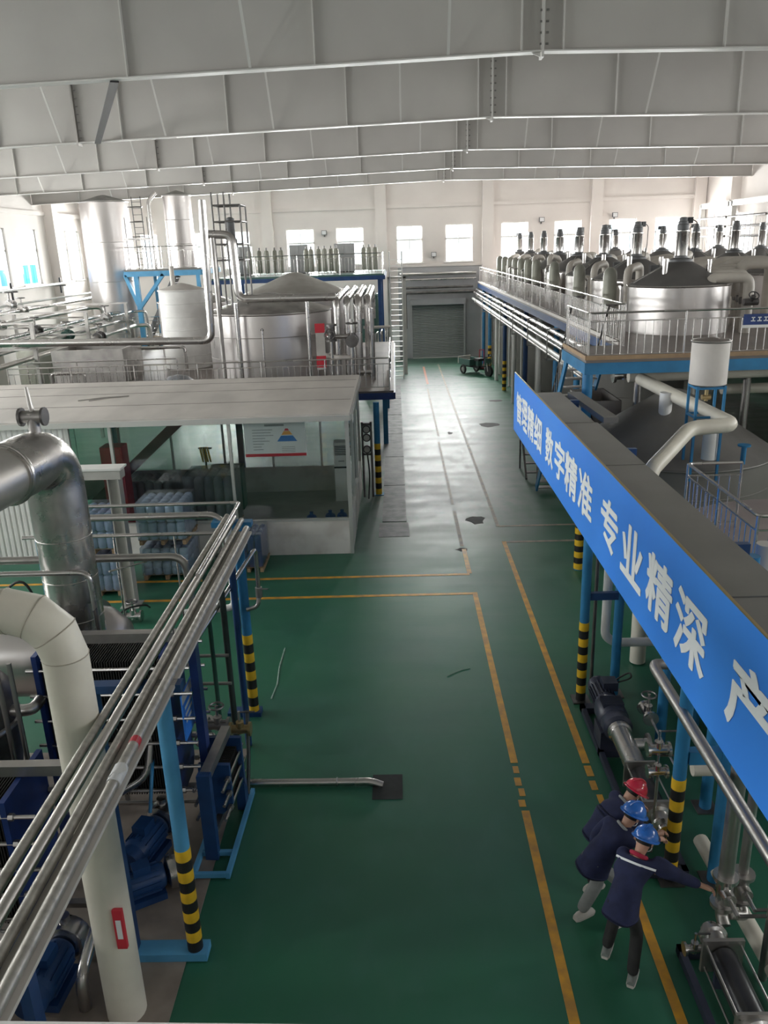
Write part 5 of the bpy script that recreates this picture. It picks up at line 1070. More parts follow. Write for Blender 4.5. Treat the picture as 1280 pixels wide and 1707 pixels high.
# ================================================================ REACTOR PLATFORM
PZ_ = 4.77
PXN, PXF, PYN, PYS = 3.98, 5.3, 17.1, 19.5
t = thing('reactor_platform', 'wide steel platform with blue edge beams carrying the agitated reactors', 'platform', (10, 30, 0))
obj('deck', MB().prism([(PXN, PYN, PZ_-.06), (18.6, PYN, PZ_-.06), (18.6, 53.4, PZ_-.06), (PXF, 53.4, PZ_-.06), (PXF, PYS, PZ_-.06), (PXN, PYS, PZ_-.06)], (0, 0, .06)), 'deck_brown', t, False)
obj('toe_board', MB().bb((PXN, PYN-.02, PZ_), (18.6, PYN, PZ_+.09)), 'wood', t, False); obj('toe_board', MB().bb((PXN-.02, PYN, PZ_), (PXN, PYS, PZ_+.09)), 'wood', t, False)
obj('toe_board', MB().bb((PXF-.02, PYS, PZ_), (PXF, 53.4, PZ_+.09)), 'offwhite', t, False)
obj('edge_beam', MB().bb((PXN-.03, PYN-.03, PZ_-.30), (18.6, PYN+.09, PZ_-.06)), 'blue_post', t, False)
obj('edge_beam', MB().bb((PXN-.03, PYN+.09, PZ_-.30), (PXN+.09, PYS, PZ_-.06)), 'blue_post', t, False)
obj('edge_beam', MB().bb((PXF-.03, PYS, PZ_-.30), (PXF+.09, 53.4, PZ_-.06)), 'blue_machine', t, False)
for x, y in ((PXN+.06, PYN+.06), (9.5, PYN+.06), (14.5, PYN+.06), (18.4, PYN+.06)):
    if y < 18 and x < 5:
        l = obj('column', MB().cyl((x, y, 0), (x, y, PZ_-.3), .11, 16), 'blue_post', t)
    else: obj('column', MB().cyl((x, y, 0), (x, y, PZ_-.06), .11, 14), 'blue_post', t)
hazard(t, PXN+.06, PYN+.06, .11, .02, 1.3, 9)
COLS = [(24.3, 'blue_post'), (27.6, 'blue_post'), (30.9, 'white_paint'), (34.2, 'blue_machine'), (37.5, 'white_paint'), (40.8, 'blue_machine'), (44.1, 'white_paint'), (47.4, 'blue_post'), (50.7, 'blue_post')]
for y, m in COLS: obj('column', MB().cyl((PXF+.1, y, 0), (PXF+.1, y, PZ_-.3), .10, 14), m, t)
for y in (40.8, 47.4): hazard(t, PXF+.1, y, .10, .02, 1.5, 9)
railing('steel railing along the front of the reactor platform with a blue sign', [(PXN+.05, PYS-.1, PZ_), (PXN+.05, PYN+.05, PZ_), (12.0, PYN+.05, PZ_)], .96, .165, 1.9)
railing('long steel railing of the reactor platform running beside the lane to the shutter wall', [(PXF+.05, PYS+.1, PZ_), (PXF+.05, 53.0, PZ_)], .96, .165, 1.9)
railing('short steel railing closing the reactor platform above the stair', [(4.9, PYS-.1, PZ_), (5.35, PYS-.1, PZ_), (5.35, PYN+2.2, PZ_)], .96, .165, .6)
# blue sign on the front railing
t = thing('platform_sign', 'small blue sign with white characters on the reactor platform railing', 'sign', (7.6, PYN, 5.3))
p0 = PY(1241, 526, PYN-.02); p1 = PY(1300, 546, PYN-.02)
obj('board', MB().bb((p0.x, PYN-.0, 5.40), (p0.x+.95, PYN+.015, 5.62)), 'blue_navy', t, False); obj('foot_strip', MB().bb((p0.x-.01, PYN-.003, 5.34), (p0.x+.95, PYN+.015, 5.40)), 'white_paint', t, False)
for k, ww in enumerate((.09, .09, .09, .09)):
    x = p0.x+.15+k*.13
    obj('character', MB().bb((x, PYN-.004, 5.47), (x+ww, PYN, 5.49)).bb((x+.035, PYN-.004, 5.47), (x+.055, PYN, 5.56)).bb((x+.01, PYN-.004, 5.54), (x+ww-.01, PYN, 5.56)), 'letter_white', t, False)
# stair from the platform
t = thing('platform_stair', 'steep steel stair with dark handrails coming down from the reactor platform', 'stair', (4.6, 21.3, 0))
for x in (4.12, 5.0):
    obj('stringer', MB().bar((x, PYS, PZ_-.1), (x, 23.4, .05), .05, .22), 'blue_post', t, False)
    obj('handrail', MB().tube([(x, PYS-.1, PZ_+.95), (x, 23.3, 1.0), (x, 23.3, .1)], .025, 8, .1), 'steel_dark', t)
    for i in range(16): f = (i+.5)/16; inst('baluster', shared('stair_baluster', lambda mb: mb.cyl((0, 0, 0), (0, 0, .93), .01, 5, cap=False), 'steel'), t, (x, PYS+3.9*f, PZ_*(1-f)+.05))
tr_ = shared('stair_tread', lambda mb: mb.bb((-.42, -.12, -.015), (.42, .12, .015)), 'steel_dull', False)
for i in range(19): f = (i+.5)/19; inst('tread', tr_, t, (4.56, PYS+3.9*f, PZ_*(1-f)))
# pipes along the platform edge
for i, (x, z, r, m) in enumerate(((5.12, 4.36, .06, 'steel'), (5.0, 4.18, .07, 'steel'), (5.1, 3.98, .05, 'steel_dull'), (4.95, 3.80, .075, 'white_paint'), (5.08, 3.58, .05, 'steel_dull'))):
    tag(obj('edge_pipe', MB().cyl((x, 20.6+i*.3, z), (x, 53.2, z), r, 10), m), 'long pipe hung under the lane edge of the reactor platform, %s from the top' % ORD[i], 'pipe')
for i in range(8):
    y = 22.5+i*4.0; t = thing('pipe_hanger', 'steel hanger under the platform edge pipes, %s from the platform stair' % ORD[i], 'hanger', (5.1, y, 3.4))
    obj('hanger_bar', MB().bb((4.86, y-.03, 3.47), (4.89, y+.03, PZ_-.28)), 'steel_dull', t, False); obj('hanger_foot', MB().bb((4.86, y-.03, 3.47), (5.3, y+.03, 3.52)), 'steel_dull', t, False); obj('hanger_head', MB().bb((4.86, y-.03, PZ_-.32), (5.3, y+.03, PZ_-.28)), 'steel_dull', t, False)
# storage tanks under the platform
for i in range(7):
    y = 25.6+i*4.1
    tank('brownish grey tank under the reactor platform, %s from the stair' % ORD[i], 7.45, y, 1.55, 0, 3.9, 4.2, mat='deck_grey', roofm='deck_grey', seams=2, n=32)
    t = thing('level_gauge', 'white upright gauge on the tank under the platform, %s from the stair' % ORD[i], 'gauge', (5.8, y, 0))
    obj('tube', MB().cyl((5.8, y, .02), (5.8, y, 3.9), .05, 8), 'white_paint', t); obj('foot', MB().bb((5.7, y-.1, 0), (5.9, y+.1, .02)), 'steel_dull', t, False); obj('clip', MB().bb((5.8, y-.03, 2.0), (6.0, y+.03, 2.06)), 'steel_dull', t, False)
# pumps and pipes between the settling tank and the platform
R_ = random.Random(11)
for i in range(6):
    x = 5.2+i*1.25; valve('dark valve below the platform front edge, %s from the corner post' % ORD[i], (x, 18.55, 4.2), 1.7, 'x', R_.choice(['steel_dark', 'steel', 'motor_grey']))
    tag(obj('drop_pipe', MB().cyl((x+.35, 18.6, 0), (x+.35, 18.6, 4.3), .09, 10), R_.choice(['steel', 'alu_jacket', 'steel_dull'])), 'upright pipe under the front edge of the platform, %s from the corner post' % ORD[i], 'pipe')
tag(obj('steel_hopper', MB().prism([(4.35, 20.3, 3.6), (5.2, 20.3, 3.6), (5.2, 20.3, 2.9), (4.75, 20.3, 2.6)], (0, .04, 0)).prism([(4.35, 18.6, 3.6), (5.2, 18.6, 3.6), (5.2, 18.6, 2.9), (4.75, 18.6, 2.6)], (0, .04, 0)).prism([(4.35, 18.6, 3.6), (4.39, 18.6, 3.6), (4.79, 18.6, 2.6), (4.75, 18.6, 2.6)], (0, 1.74, 0)).bb((5.16, 18.6, 2.9), (5.2, 20.34, 3.6)), 'steel_dull', None, False), 'open steel hopper under the corner of the reactor platform', 'hopper')
# low step stool under the banner end
t = thing('step_stool', 'dark steel step stool on the floor under the banner', 'step stool', (4.1, 24.9, 0))
p = PZ(872, 800); q = PZ(905, 812); bx, by = p.x+.1, p.y
for x in (bx, bx+.9): obj('stringer', MB().bar((x, by, .02), (x, by+1.4, 1.55), .05, .12), 'steel_dark', t, False); obj('rear_leg', MB().bar((x, by+1.4, 0), (x, by+1.4, 1.55), .05, .05), 'steel_dark', t, False)
for i in range(6): obj('tread', MB().bb((bx, by+.1+.22*i, .18+.245*i), (bx+.9, by+.3+.22*i, .21+.245*i)), 'steel_dark', t, False)
# ---------------------------------------------------------------- reactors with agitators
def reactor(label, x, y, r=1.3, top=7.66, group='agitated reactors in rows on the platform'):
    t = thing('reactor', label, 'reactor', (0, 0, 0), group)
    z1, za = 1.2, 1.78
    obj('shell', MB().lathe([(r, 0), (r, z1)], (0, 0, 0), 40), 'tank_steel', t)
    obj('rim', MB().torus((0, 0, z1), r+.01, .03, (0, 0, 1), 40, 6), 'steel', t)
    obj('cone_roof', MB().lathe([(r, z1), (r, z1+.02), (.3, za), (.05, za+.01)], (0, 0, 0), 40), 'cone_grey', t)
    obj('agitator_base', MB().lathe([(.3, za-.02), (.3, za+.06), (.17, za+.1), (.17, za+.16)], (0, 0, 0), 18), 'motor_grey', t)
    hs = obj('shaft_housing', MB().lathe([(.155, za+.16), (.155, za+.72), (.17, za+.74), (.17, za+.78)], (0, 0, 0), 18), 'steel', t)
    for a in range(4): obj('housing_rod', MB().cyl((.17*math.cos(a*PI/2+.4), .17*math.sin(a*PI/2+.4), za+.16), (.17*math.cos(a*PI/2+.4), .17*math.sin(a*PI/2+.4), za+.74), .015, 6), 'steel_dull', hs)
    H_ = top-PZ_
    m = obj('motor', MB().lathe([(.1, za+.78), (.15, za+.80), (.15, za+.92), (.13, za+.94), (.13, H_-.12), (.11, H_-.1), (.11, H_-.02), (.05, H_)], (0, 0, 0), 16), 'motor_grey', t)
    obj('terminal_box', MB().bb((.1, -.08, za+.95), (.22, .08, za+1.1)), 'black_metal', m, False)
    obj('cable', MB().tube([(.2, 0, za+1.05), (.36, 0, za+.98), (.36, 0, za+.4), (.3, 0, za)], .012, 6, .1), 'rubber', m)
    obj('nozzle', MB().cyl((-.55, -.5, z1+.15), (-.55, -.5, za+.1), .07, 10), 'steel', t); obj('nozzle', MB().cyl((.6, -.45, z1+.1), (.6, -.45, za+.05), .06, 10), 'steel', t)
    obj('roof_rib', MB().bar((-r*.95, -.1, z1+.08), (-.3, -.05, za-.02), .03, .03), 'steel', t, False)
    t.location = (x, y, PZ_); return t
ROW1 = [22.3+4.1*i for i in range(8)]
r0 = None
for i, y in enumerate(ROW1):
    if y > 52.3: break
    lb = 'reactor with a grey agitator in the lane side row, %s from the platform front' % ORD[i]
    if r0 is None: r0 = reactor(lb, 7.55, y)
    else: dup(r0, (7.55, y, PZ_), .3*i, lb)
for row, (X, ys) in enumerate(((12.5, (27.0, 31.2, 35.3, 39.6, 43.8, 48.0)), (16.4, (33.0, 38.0, 43.0, 48.0)))):
    for i, y in enumerate(ys): dup(r0, (X, y, PZ_), 1.0+.5*i, 'reactor with an agitator in the %s row from the lane, %s from the front' % (('second', 'third')[row], ORD[i]))
# upright condensers with domed tops beside the long railing
c0 = None
for i, y in enumerate((23.3, 27.2, 31.5, 35.5, 37.6, 39.7, 41.6, 43.4, 45.6, 47.8)):
    lb = 'upright olive grey condenser with a domed top beside the long railing, %s from the stair' % ORD[i]
    if c0 is None:
        c0 = thing('condenser', lb, 'condenser', (0, 0, 0), 'condensers beside the long railing')
        obj('shell', MB().lathe([(.12, .28), (.19, .32), (.19, 1.42), (.165, 1.56), (.1, 1.64), (.02, 1.67)], (0, 0, 0), 18), 'olive_vessel', c0)
        obj('flange', MB().lathe([(.24, .62), (.24, .68)], (0, 0, 0), 18), 'steel_dark', c0)
        obj('side_pipe', MB().tube([(.19, 0, 1.2), (.36, 0, 1.2), (.36, 0, .02)], .035, 8, .08), 'steel', c0)
        obj('drain', MB().cyl((0, 0, 0), (0, 0, .3), .05, 10), 'steel_dark', c0)
        for a in range(3): obj('leg', MB().cyl((.16*math.cos(a*2.1), .16*math.sin(a*2.1), 0), (.16*math.cos(a*2.1), .16*math.sin(a*2.1), .35), .02, 6), 'steel_dull', c0)
        c0.location = (5.98, y, PZ_)
    else: dup(c0, (5.98, y, PZ_), .6*i, lb)
# thick beige insulated pipes beside the nearest reactor and along the rows
for i in range(4):
    y = 21.3+.62*i; x = 9.0+.16*i; z = 6.15+.05*i
    tag(obj('lagged_pipe', MB().tube([(x, y, PZ_), (x, y, z), (x-.95, y+.05, z), (x-.95, y+.05, z-.28)], .135, 14, .24), 'lagging_beige'), 'thick beige lagged pipe arching to the nearest reactor, %s from the platform front' % ORD[i], 'pipe')
for i in range(3):
    tag(obj('lagged_pipe', MB().tube([(10.4+.1*i, 22.0+.9*i, PZ_), (10.4+.1*i, 22.0+.9*i, 6.45), (9.2, 22.5+.9*i, 6.45), (9.2, 22.5+.9*i, 5.6)], .15, 14, .3), 'lagging_beige'), 'beige lagged pipe in the outer cluster by the nearest reactor, %s from the front' % ORD[i], 'pipe')
R_ = random.Random(5)
rows = [(9.6, 26.5), (9.9, 28.4), (9.6, 30.5), (9.9, 32.6), (9.6, 34.8), (9.9, 37.0), (9.6, 39.2), (9.9, 41.6), (9.6, 44.0), (9.9, 46.5)]
for i, (x, y) in enumerate(rows):
    tag(obj('lagged_pipe', MB().tube([(x+.9, y, PZ_), (x+.9, y, 6.3+R_.uniform(-.1, .15)), (x-.3, y+.2, 6.25), (x-.3, y+.2, 5.4)], .17, 12, .34), 'lagging_beige'), 'beige lagged pipe arch between the reactor rows, %s from the platform front' % ORD[i], 'pipe')
for i, (x, y) in enumerate([(14.4, 29+3.0*k) for k in range(7)]):
    tag(obj('lagged_vessel', MB().lathe([(.3, 0), (.42, .05), (.42, 1.1), (.3, 1.38), (.08, 1.5)], (x, y, PZ_), 16), 'lagging_beige'), 'beige lagged vessel between the second and third reactor rows, %s from the front' % ORD[i], 'vessel')
for i in range(4):
    t = thing('valve_stand', 'dark valve on the beige pipes by the nearest reactor, %s from the front' % ORD[i], 'valve', (9.0, 21.3+.62*i, 5.3))
    x, y = 9.0+.16*i, 21.14+.62*i
    obj('body', MB().cyl((x-.18, y-.03, 5.55), (x+.18, y-.03, 5.55), .09, 12), 'steel_dark', t); obj('bonnet', MB().cyl((x, y-.03, 5.55), (x, y-.18, 5.7), .06, 10), 'steel_dark', t); obj('hand_wheel', MB().torus((x, y-.2, 5.72), .12, .015, (0, -1, 1), 16, 6), 'black_metal', t)
t = thing('dark_cabinet', 'dark control cabinet on the platform behind the blue sign', 'cabinet', (10.4, 19.6, PZ_))
obj('carcass', MB().bb((9.55, 19.2, PZ_+.06), (11.2, 19.9, 6.2)), 'black_metal', t, False); obj('door', MB().bb((9.6, 19.17, PZ_+.12), (10.35, 19.2, 6.15)), 'black_metal', t, False); obj('door', MB().bb((10.4, 19.17, PZ_+.12), (11.15, 19.2, 6.15)), 'black_metal', t, False); obj('plinth', MB().bb((9.6, 19.25, PZ_), (11.15, 19.85, PZ_+.06)), 'steel_dark', t, False)
# grey frames with pipes before the right wall
for i, (y0, y1) in enumerate(((47.0, 51.3), (42.0, 46.7))):
    t = thing('glazed_frame', 'tall grey steel frame with bars before the right wall, %s from the back wall' % ORD[i], 'frame', (18.4, (y0+y1)/2, PZ_))
    for y in (y0, y1): obj('frame_post', MB().bb((18.3, y-.14, PZ_), (18.55, y+.14, 8.9)), 'grey_column', t, False)
    obj('frame_head', MB().bb((18.3, y0, 8.65), (18.55, y1, 8.95)), 'grey_column', t, False)
    for z in (7.1, 7.6, 8.1): obj('cross_pipe', MB().cyl((18.2, y0, z), (18.2, y1, z), .06, 8), 'steel_dark', t)
    for k in range(8): obj('bar', MB().cyl((18.35, y0+(y1-y0)*(k+.5)/8, PZ_), (18.35, y0+(y1-y0)*(k+.5)/8, 8.1-.2*(k % 2)), .025, 6), 'steel_dull', t)
# cargo tricycle near the shutter
t = thing('cargo_tricycle', 'dark cargo tricycle with a pale tailboard parked near the shutter', 'tricycle', (0, 0, 0))
obj('tailboard', MB().bb((-1.3, -.45, .55), (-1.26, .45, .95)), 'offwhite', t, False)
obj('cargo_bed', MB().bb((-1.25, -.45, .5), (-.2, .45, .55)).bb((-1.25, -.45, .55), (-.2, -.41, .85)).bb((-1.25, .41, .55), (-.2, .45, .85)).bb((-.24, -.41, .55), (-.2, .41, .85)), 'green_machine', t, False)
obj('chassis', MB().bb((-1.2, -.2, .38), (.3, .2, .5)).bar((.2, 0, .45), (.95, 0, .55), .1, .1), 'black_metal', t, False)
def wheel(mb): mb.torus((0, 0, 0), .21, .06, (0, 1, 0), 18, 8)
wm = shared('tyre', wheel, 'rubber'); hm = shared('hub', lambda mb: mb.cyl((0, -.05, 0), (0, .05, 0), .12, 12), 'steel_dull')
for x, y in ((-.75, -.48), (-.75, .48), (1.0, 0)):
    w_ = inst('wheel', wm, t, (x, y, .27)); inst('hub', hm, w_, (0, 0, 0)).location = (0, 0, 0)
obj('seat', MB().bb((-.12, -.2, .78), (.3, .2, .92)), 'rubber', t, False); obj('seat_post', MB().bb((0, -.15, .5), (.2, .15, .78)), 'green_machine', t, False)
obj('fork', MB().cyl((1.0, -.09, .27), (.85, -.09, .95), .025, 8).cyl((1.0, .09, .27), (.85, .09, .95), .025, 8).bar((.86, -.1, .93), (.86, .1, .93), .04, .04), 'steel_dull', t)
obj('handlebar', MB().tube([(.68, -.36, 1.12), (.8, -.2, 1.05), (.8, .2, 1.05), (.68, .36, 1.12)], .018, 8, .08), 'steel_dark', t); obj('handlebar_stem', MB().cyl((.86, 0, .9), (.80, 0, 1.06), .022, 8), 'steel_dark', t)
obj('fairing', MB().bb((.86, -.2, .62), (.92, .2, .98)), 'green_machine', t, False); obj('mudguard', MB().lathe([(.29, -.08), (.30, 0), (.29, .08)], (1.0, 0, .27), 18, Matrix(((1, 0, 0), (0, 0, 1), (0, -1, 0)))), 'black_metal', t)
t.location = (4.62, 46.4, 0); t.rotation_euler = (0, 0, -1.0)
t = thing('red_barrier', 'small red trolley standing by the platform columns near the shutter', 'trolley', (5.0, 48.2, 0))
obj('frame', MB().bb((4.85, 48.0, .1), (5.15, 48.5, .15)).bb((4.85, 48.0, .15), (4.89, 48.04, 1.2)).bb((5.11, 48.0, .15), (5.15, 48.04, 1.2)).bb((4.85, 48.0, 1.16), (5.15, 48.04, 1.2)), 'red', t, False)
for y in (48.08, 48.42): obj('wheel', MB().cyl((4.84, y, .06), (5.16, y, .06), .06, 10), 'rubber', t)

# small clutter on the reactor platform: lagged domes, pumps and pipe loops
R_ = random.Random(21)
for i in range(12):
    y = 24.6+2.2*i; x = 6.45+R_.uniform(-.15, .2)
    if i % 2 == 0:
        tag(obj('lagged_vessel', MB().lathe([(.2, 0), (.26, .05), (.26, .75+R_.uniform(0, .3)), (.18, 1.15), (.05, 1.22)], (x, y, PZ_), 12), 'lagging_beige'), 'small beige lagged vessel behind the condensers, %s from the stair' % ORD[i//2], 'vessel')
    else:
        tag(obj('steam_loop', MB().tube([(x, y, PZ_), (x, y, 6.0+R_.uniform(0, .3)), (x+.5, y+.3, 6.1), (x+.5, y+.3, PZ_)], .06, 10, .2), R_.choice(['steel', 'steel_dark', 'steel_dull'])), 'thin pipe loop behind the condensers, %s from the stair' % ORD[i//2], 'pipe')

# lagged feed pipes and dark valves standing between the lane side reactors
R_ = random.Random(8)
for i in range(7):
    y = 24.35+4.1*i
    tag(obj('lagged_pipe', MB().tube([(6.75, y, PZ_), (6.75, y, 6.35+R_.uniform(-.1, .2)), (7.3, y+.7, 6.4), (7.3, y+.7, 5.9)], .12, 12, .25), 'lagging_beige'), 'beige lagged feed pipe between the lane side reactors, %s from the front' % ORD[i], 'pipe')
    tag(obj('lagged_pipe', MB().tube([(8.45, y-.1, PZ_), (8.45, y-.1, 6.5+R_.uniform(-.1, .25)), (7.9, y-.75, 6.45), (7.9, y-.75, 5.9)], .14, 12, .28), 'lagging_beige'), 'beige lagged return pipe between the lane side reactors, %s from the front' % ORD[i], 'pipe')
    t = thing('valve_stand', 'dark valve stand between the lane side reactors, %s from the front' % ORD[i], 'valve', (7.5, y, PZ_))
    obj('stem', MB().cyl((7.5, y, PZ_), (7.5, y, 6.0), .05, 8), 'steel_dark', t); obj('body', MB().cyl((7.3, y, 6.05), (7.7, y, 6.05), .11, 12), 'steel_dark', t); obj('actuator', MB().bb((7.38, y-.1, 6.12), (7.62, y+.1, 6.42)), 'motor_grey', t, False)
# ================================================================ PEOPLE
from mathutils.bvhtree import BVHTree
def skin_mesh(nodes, edges, sub=2, roots=(0,), soft=0):
    me = bpy.data.meshes.new('skin'); me.from_pydata([tuple(n[0]) for n in nodes], edges, []); me.update()
    ob = bpy.data.objects.new('skin', me); COL.objects.link(ob); md = ob.modifiers.new('s', 'SKIN'); md.use_smooth_shade = True; md.branch_smoothing = 0.6
    for i, n in enumerate(nodes):
        r = n[1]; me.skin_vertices[0].data[i].radius = r if isinstance(r, tuple) else (r, r); me.skin_vertices[0].data[i].use_root = i in roots
    sd = ob.modifiers.new('d', 'SUBSURF'); sd.levels = sub; sd.render_levels = sub
    if soft: sm = ob.modifiers.new('m', 'SMOOTH'); sm.iterations = soft; sm.factor = .5
    dg = bpy.context.evaluated_depsgraph_get(); out = bpy.data.meshes.new_from_object(ob.evaluated_get(dg))
    bpy.data.objects.remove(ob); bpy.data.meshes.remove(me); return out
def add_mesh(name, me, mat, parent, label=None):
    o = ORG[parent.name]
    for v in me.vertices: v.co -= o
    me.materials.clear(); me.materials.append(MATS[mat]); me.polygons.foreach_set('use_smooth', [True]*len(me.polygons))
    ob = bpy.data.objects.new(name, me); COL.objects.link(ob); ob.parent = parent; ORG[ob.name] = o
    if label: ob['label'] = label
    return ob
def ellipsoid(c, rx, ry, rz, F, R, U, n=20, m=12, a0=-PI/2, a1=PI/2):
    mb = MB(); vs = []; fs = []
    for j in range(m+1):
        b_ = a0+(a1-a0)*j/m
        for i in range(n):
            t = 2*PI*i/n; vs.append(Vector(c)+F*(rx*math.cos(b_)*math.cos(t))+R*(ry*math.cos(b_)*math.sin(t))+U*(rz*math.sin(b_)))
    for j in range(m):
        for i in range(n): fs.append((j*n+i, j*n+(i+1) % n, (j+1)*n+(i+1) % n, (j+1)*n+i))
    fs = [tuple(reversed(q)) for q in fs]
    return mb.add(vs, fs)
def person(label, J, look, helmet, trousers, shoes, pants_r=1.0, stripe=False, collar=None):
    """J: joints in world space; look: direction the head faces"""
    fl_, fr_ = Vector(J['footL']), Vector(J['footR']); base = Vector(((fl_.x+fr_.x)/2, (fl_.y+fr_.y)/2, 0))
    t = thing('person', label, 'person', base)
    V = {k: Vector(v) for k, v in J.items()}
    # ---- body: one continuous skinned figure
    names = ['pelvis', 'waist', 'chest', 'neck0', 'neck', 'head', 'crown', 'shL', 'elL', 'wrL', 'paL', 'shR', 'elR', 'wrR', 'paR', 'hipL', 'knL', 'anL', 'hipR', 'knR', 'anR']
    F = Vector(look).normalized(); R = F.cross(Vector((0, 0, 1))).normalized(); U = R.cross(F).normalized()
    V['neck0'] = V['chest'].lerp(V['neck'], .6)
    V['head'] = V['neck']+U*.12+F*.03; V['crown'] = V['head']+U*.09
    for s in 'LR':
        d = (V['wr'+s]-V['el'+s]).normalized(); V['pa'+s] = V['wr'+s]+d*.085
    rad = dict(pelvis=.095, waist=.085, chest=.095, neck0=.055, neck=.055, head=(.082, .092), crown=.06, shL=.038, shR=.038, elL=.036, elR=.036, wrL=.029, wrR=.029, paL=(.042, .02), paR=(.042, .02),
               hipL=.07, hipR=.07, knL=.05, knR=.05, anL=.038, anR=.038)
    nodes = [(V[k], rad[k]) for k in names]; ix = {k: i for i, k in enumerate(names)}
    E = [('pelvis', 'waist'), ('waist', 'chest'), ('chest', 'neck0'), ('neck0', 'neck'), ('neck', 'head'), ('head', 'crown'), ('chest', 'shL'), ('shL', 'elL'), ('elL', 'wrL'), ('wrL', 'paL'), ('chest', 'shR'), ('shR', 'elR'), ('elR', 'wrR'), ('wrR', 'paR'),
         ('pelvis', 'hipL'), ('hipL', 'knL'), ('knL', 'anL'), ('pelvis', 'hipR'), ('hipR', 'knR'), ('knR', 'anR')]
    edges = [(ix[a], ix[c]) for a, c in E]; roots = [0]
    # fingers: five chains per hand rooted in the palm, curled
    for s, sg in (('L', -1), ('R', 1)):
        d = (V['wr'+s]-V['el'+s]).normalized(); side = d.cross(Vector((0, 0, 1))).normalized(); dn = side.cross(d).normalized()
        if dn.z > 0: dn = -dn
        for k, (off, ln) in enumerate(((-.03, .062), (-.010, .075), (.010, .07), (.03, .055))):
            p0 = V['pa'+s]+side*off-d*.01; p1 = p0+d*ln*.5+dn*.006; p2 = p1+d*ln*.35+dn*ln*.35; p3 = p2+d*ln*.05+dn*ln*.4
            b0 = len(nodes); nodes += [(p0, .0095), (p1, .009), (p2, .008), (p3, .007)]; edges += [(b0, b0+1), (b0+1, b0+2), (b0+2, b0+3)]; roots.append(b0)
        sd = side*(-sg); p0 = V['wr'+s]+d*.03+sd*.028; p1 = p0+d*.03+sd*.028+dn*.012; p2 = p1+d*.03+dn*.016
        b0 = len(nodes); nodes += [(p0, .012), (p1, .010), (p2, .008)]; edges += [(b0, b0+1), (b0+1, b0+2)]; roots.append(b0)
    add_mesh('body', skin_mesh(nodes, edges, 2, roots), 'skin', t)
    # ---- face
    H = V['head']; hd = Vector(H)+U*.01
    obj('nose', ellipsoid(hd+F*.098-U*.018, .018, .013, .022, F, R, U, 10, 6), 'skin', t)
    for s in (-1, 1):
        obj('ear', ellipsoid(hd+R*(s*.088)-F*.005-U*.01, .02, .009, .032, F, R, U, 10, 6), 'skin', t)
        obj('eye', ellipsoid(hd+F*.086+R*(s*.032)+U*.008, .008, .014, .008, F, R, U, 10, 6), 'paper', t); obj('iris', ellipsoid(hd+F*.093+R*(s*.032)+U*.008, .004, .006, .006, F, R, U, 8, 6), 'hair', t)
        obj('eyebrow', ellipsoid(hd+F*.088+R*(s*.034)+U*.03, .006, .02, .005, F, R, U, 8, 4), 'hair', t)
    obj('mouth', ellipsoid(hd+F*.086-U*.056, .006, .024, .006, F, R, U, 10, 4), 'cloth_red', t)
    obj('hair', ellipsoid(hd-F*.012+U*.018, .094, .091, .10, F, R, U, 20, 8, -.55, PI/2), 'hair', t)
    # ---- jacket, trousers, shoes
    cs = [('pelvis', .178), ('waist', .16), ('chest', .165), ('neck0', .09), ('shL', .095), ('elL', .072), ('shR', .095), ('elR', .072)]
    jn = [(V[k], r) for k, r in cs]; jx = {k: i for i, (k, r) in enumerate(cs)}
    for s in 'LR':
        jx['cu'+s] = len(jn); jn.append((V['el'+s].lerp(V['wr'+s], .86), .054))
    hem = V['pelvis']+((V['pelvis']-V['waist']).normalized()*.4+Vector((0, 0, -.6)))*.13; jx['hem'] = len(jn); jn.append((hem, .165))
    je = [('hem', 'pelvis'), ('pelvis', 'waist'), ('waist', 'chest'), ('chest', 'neck0'), ('chest', 'shL'), ('shL', 'elL'), ('elL', 'cuL'), ('chest', 'shR'), ('shR', 'elR'), ('elR', 'cuR')]
    jm = skin_mesh(jn, [(jx[a], jx[c]) for a, c in je], 3, (0,), 24)
    bv = BVHTree.FromPolygons([v.co.copy() for v in jm.vertices], [tuple(p.vertices) for p in jm.polygons])
    jk = add_mesh('jacket', jm, 'cloth_navy', t)
    if stripe:
        a, c = V['shL'], V['shR']; ax = (V['neck']-V['pelvis']).normalized(); bk = ax.cross((c-a).normalized()).normalized()
        if bk.dot(Vector((F.x, F.y, 0))) > 0: bk = -bk
        P = []
        for i in range(13):
            f = -.06+1.12*i/12; q = a.lerp(c, f)-ax*.05+bk*.6; hit = bv.ray_cast(q, -bk)
            if hit[0] is not None: P.append(hit[0]+bk*.003)
        if len(P) > 3:
            mb = MB()
            for i, p in enumerate(P): mb.v += [p+ax*.011, p-ax*.011, p+ax*.011+bk*.004, p-ax*.011+bk*.004]
            for i in range(len(P)-1):
                k = 4*i; mb.f += [(k+2, k+6, k+7, k+3), (k, k+4, k+6, k+2), (k+1, k+3, k+7, k+5)]
            obj('stripe', mb, 'letter_white', jk, False, 'white reflective stripe')
    if collar: obj('collar', MB().torus(V['neck0'].lerp(V['neck'], .55), .075, .022, (V['neck']-V['chest']), 18, 8), collar, t)
    else: obj('collar', MB().torus(V['neck0'].lerp(V['neck'], .5), .078, .016, (V['neck']-V['chest']), 18, 8), 'cloth_grey', t)
    ts = [('pelvis', .105), ('hipL', .070), ('knL', .075*pants_r), ('hipR', .070), ('knR', .075*pants_r)]
    tn = [(V[k], r) for k, r in ts]; tx = {k: i for i, (k, r) in enumerate(ts)}
    for s in 'LR':
        tx['cf'+s] = len(tn); tn.append((V['kn'+s].lerp(V['an'+s], 1.03), .064*pants_r))
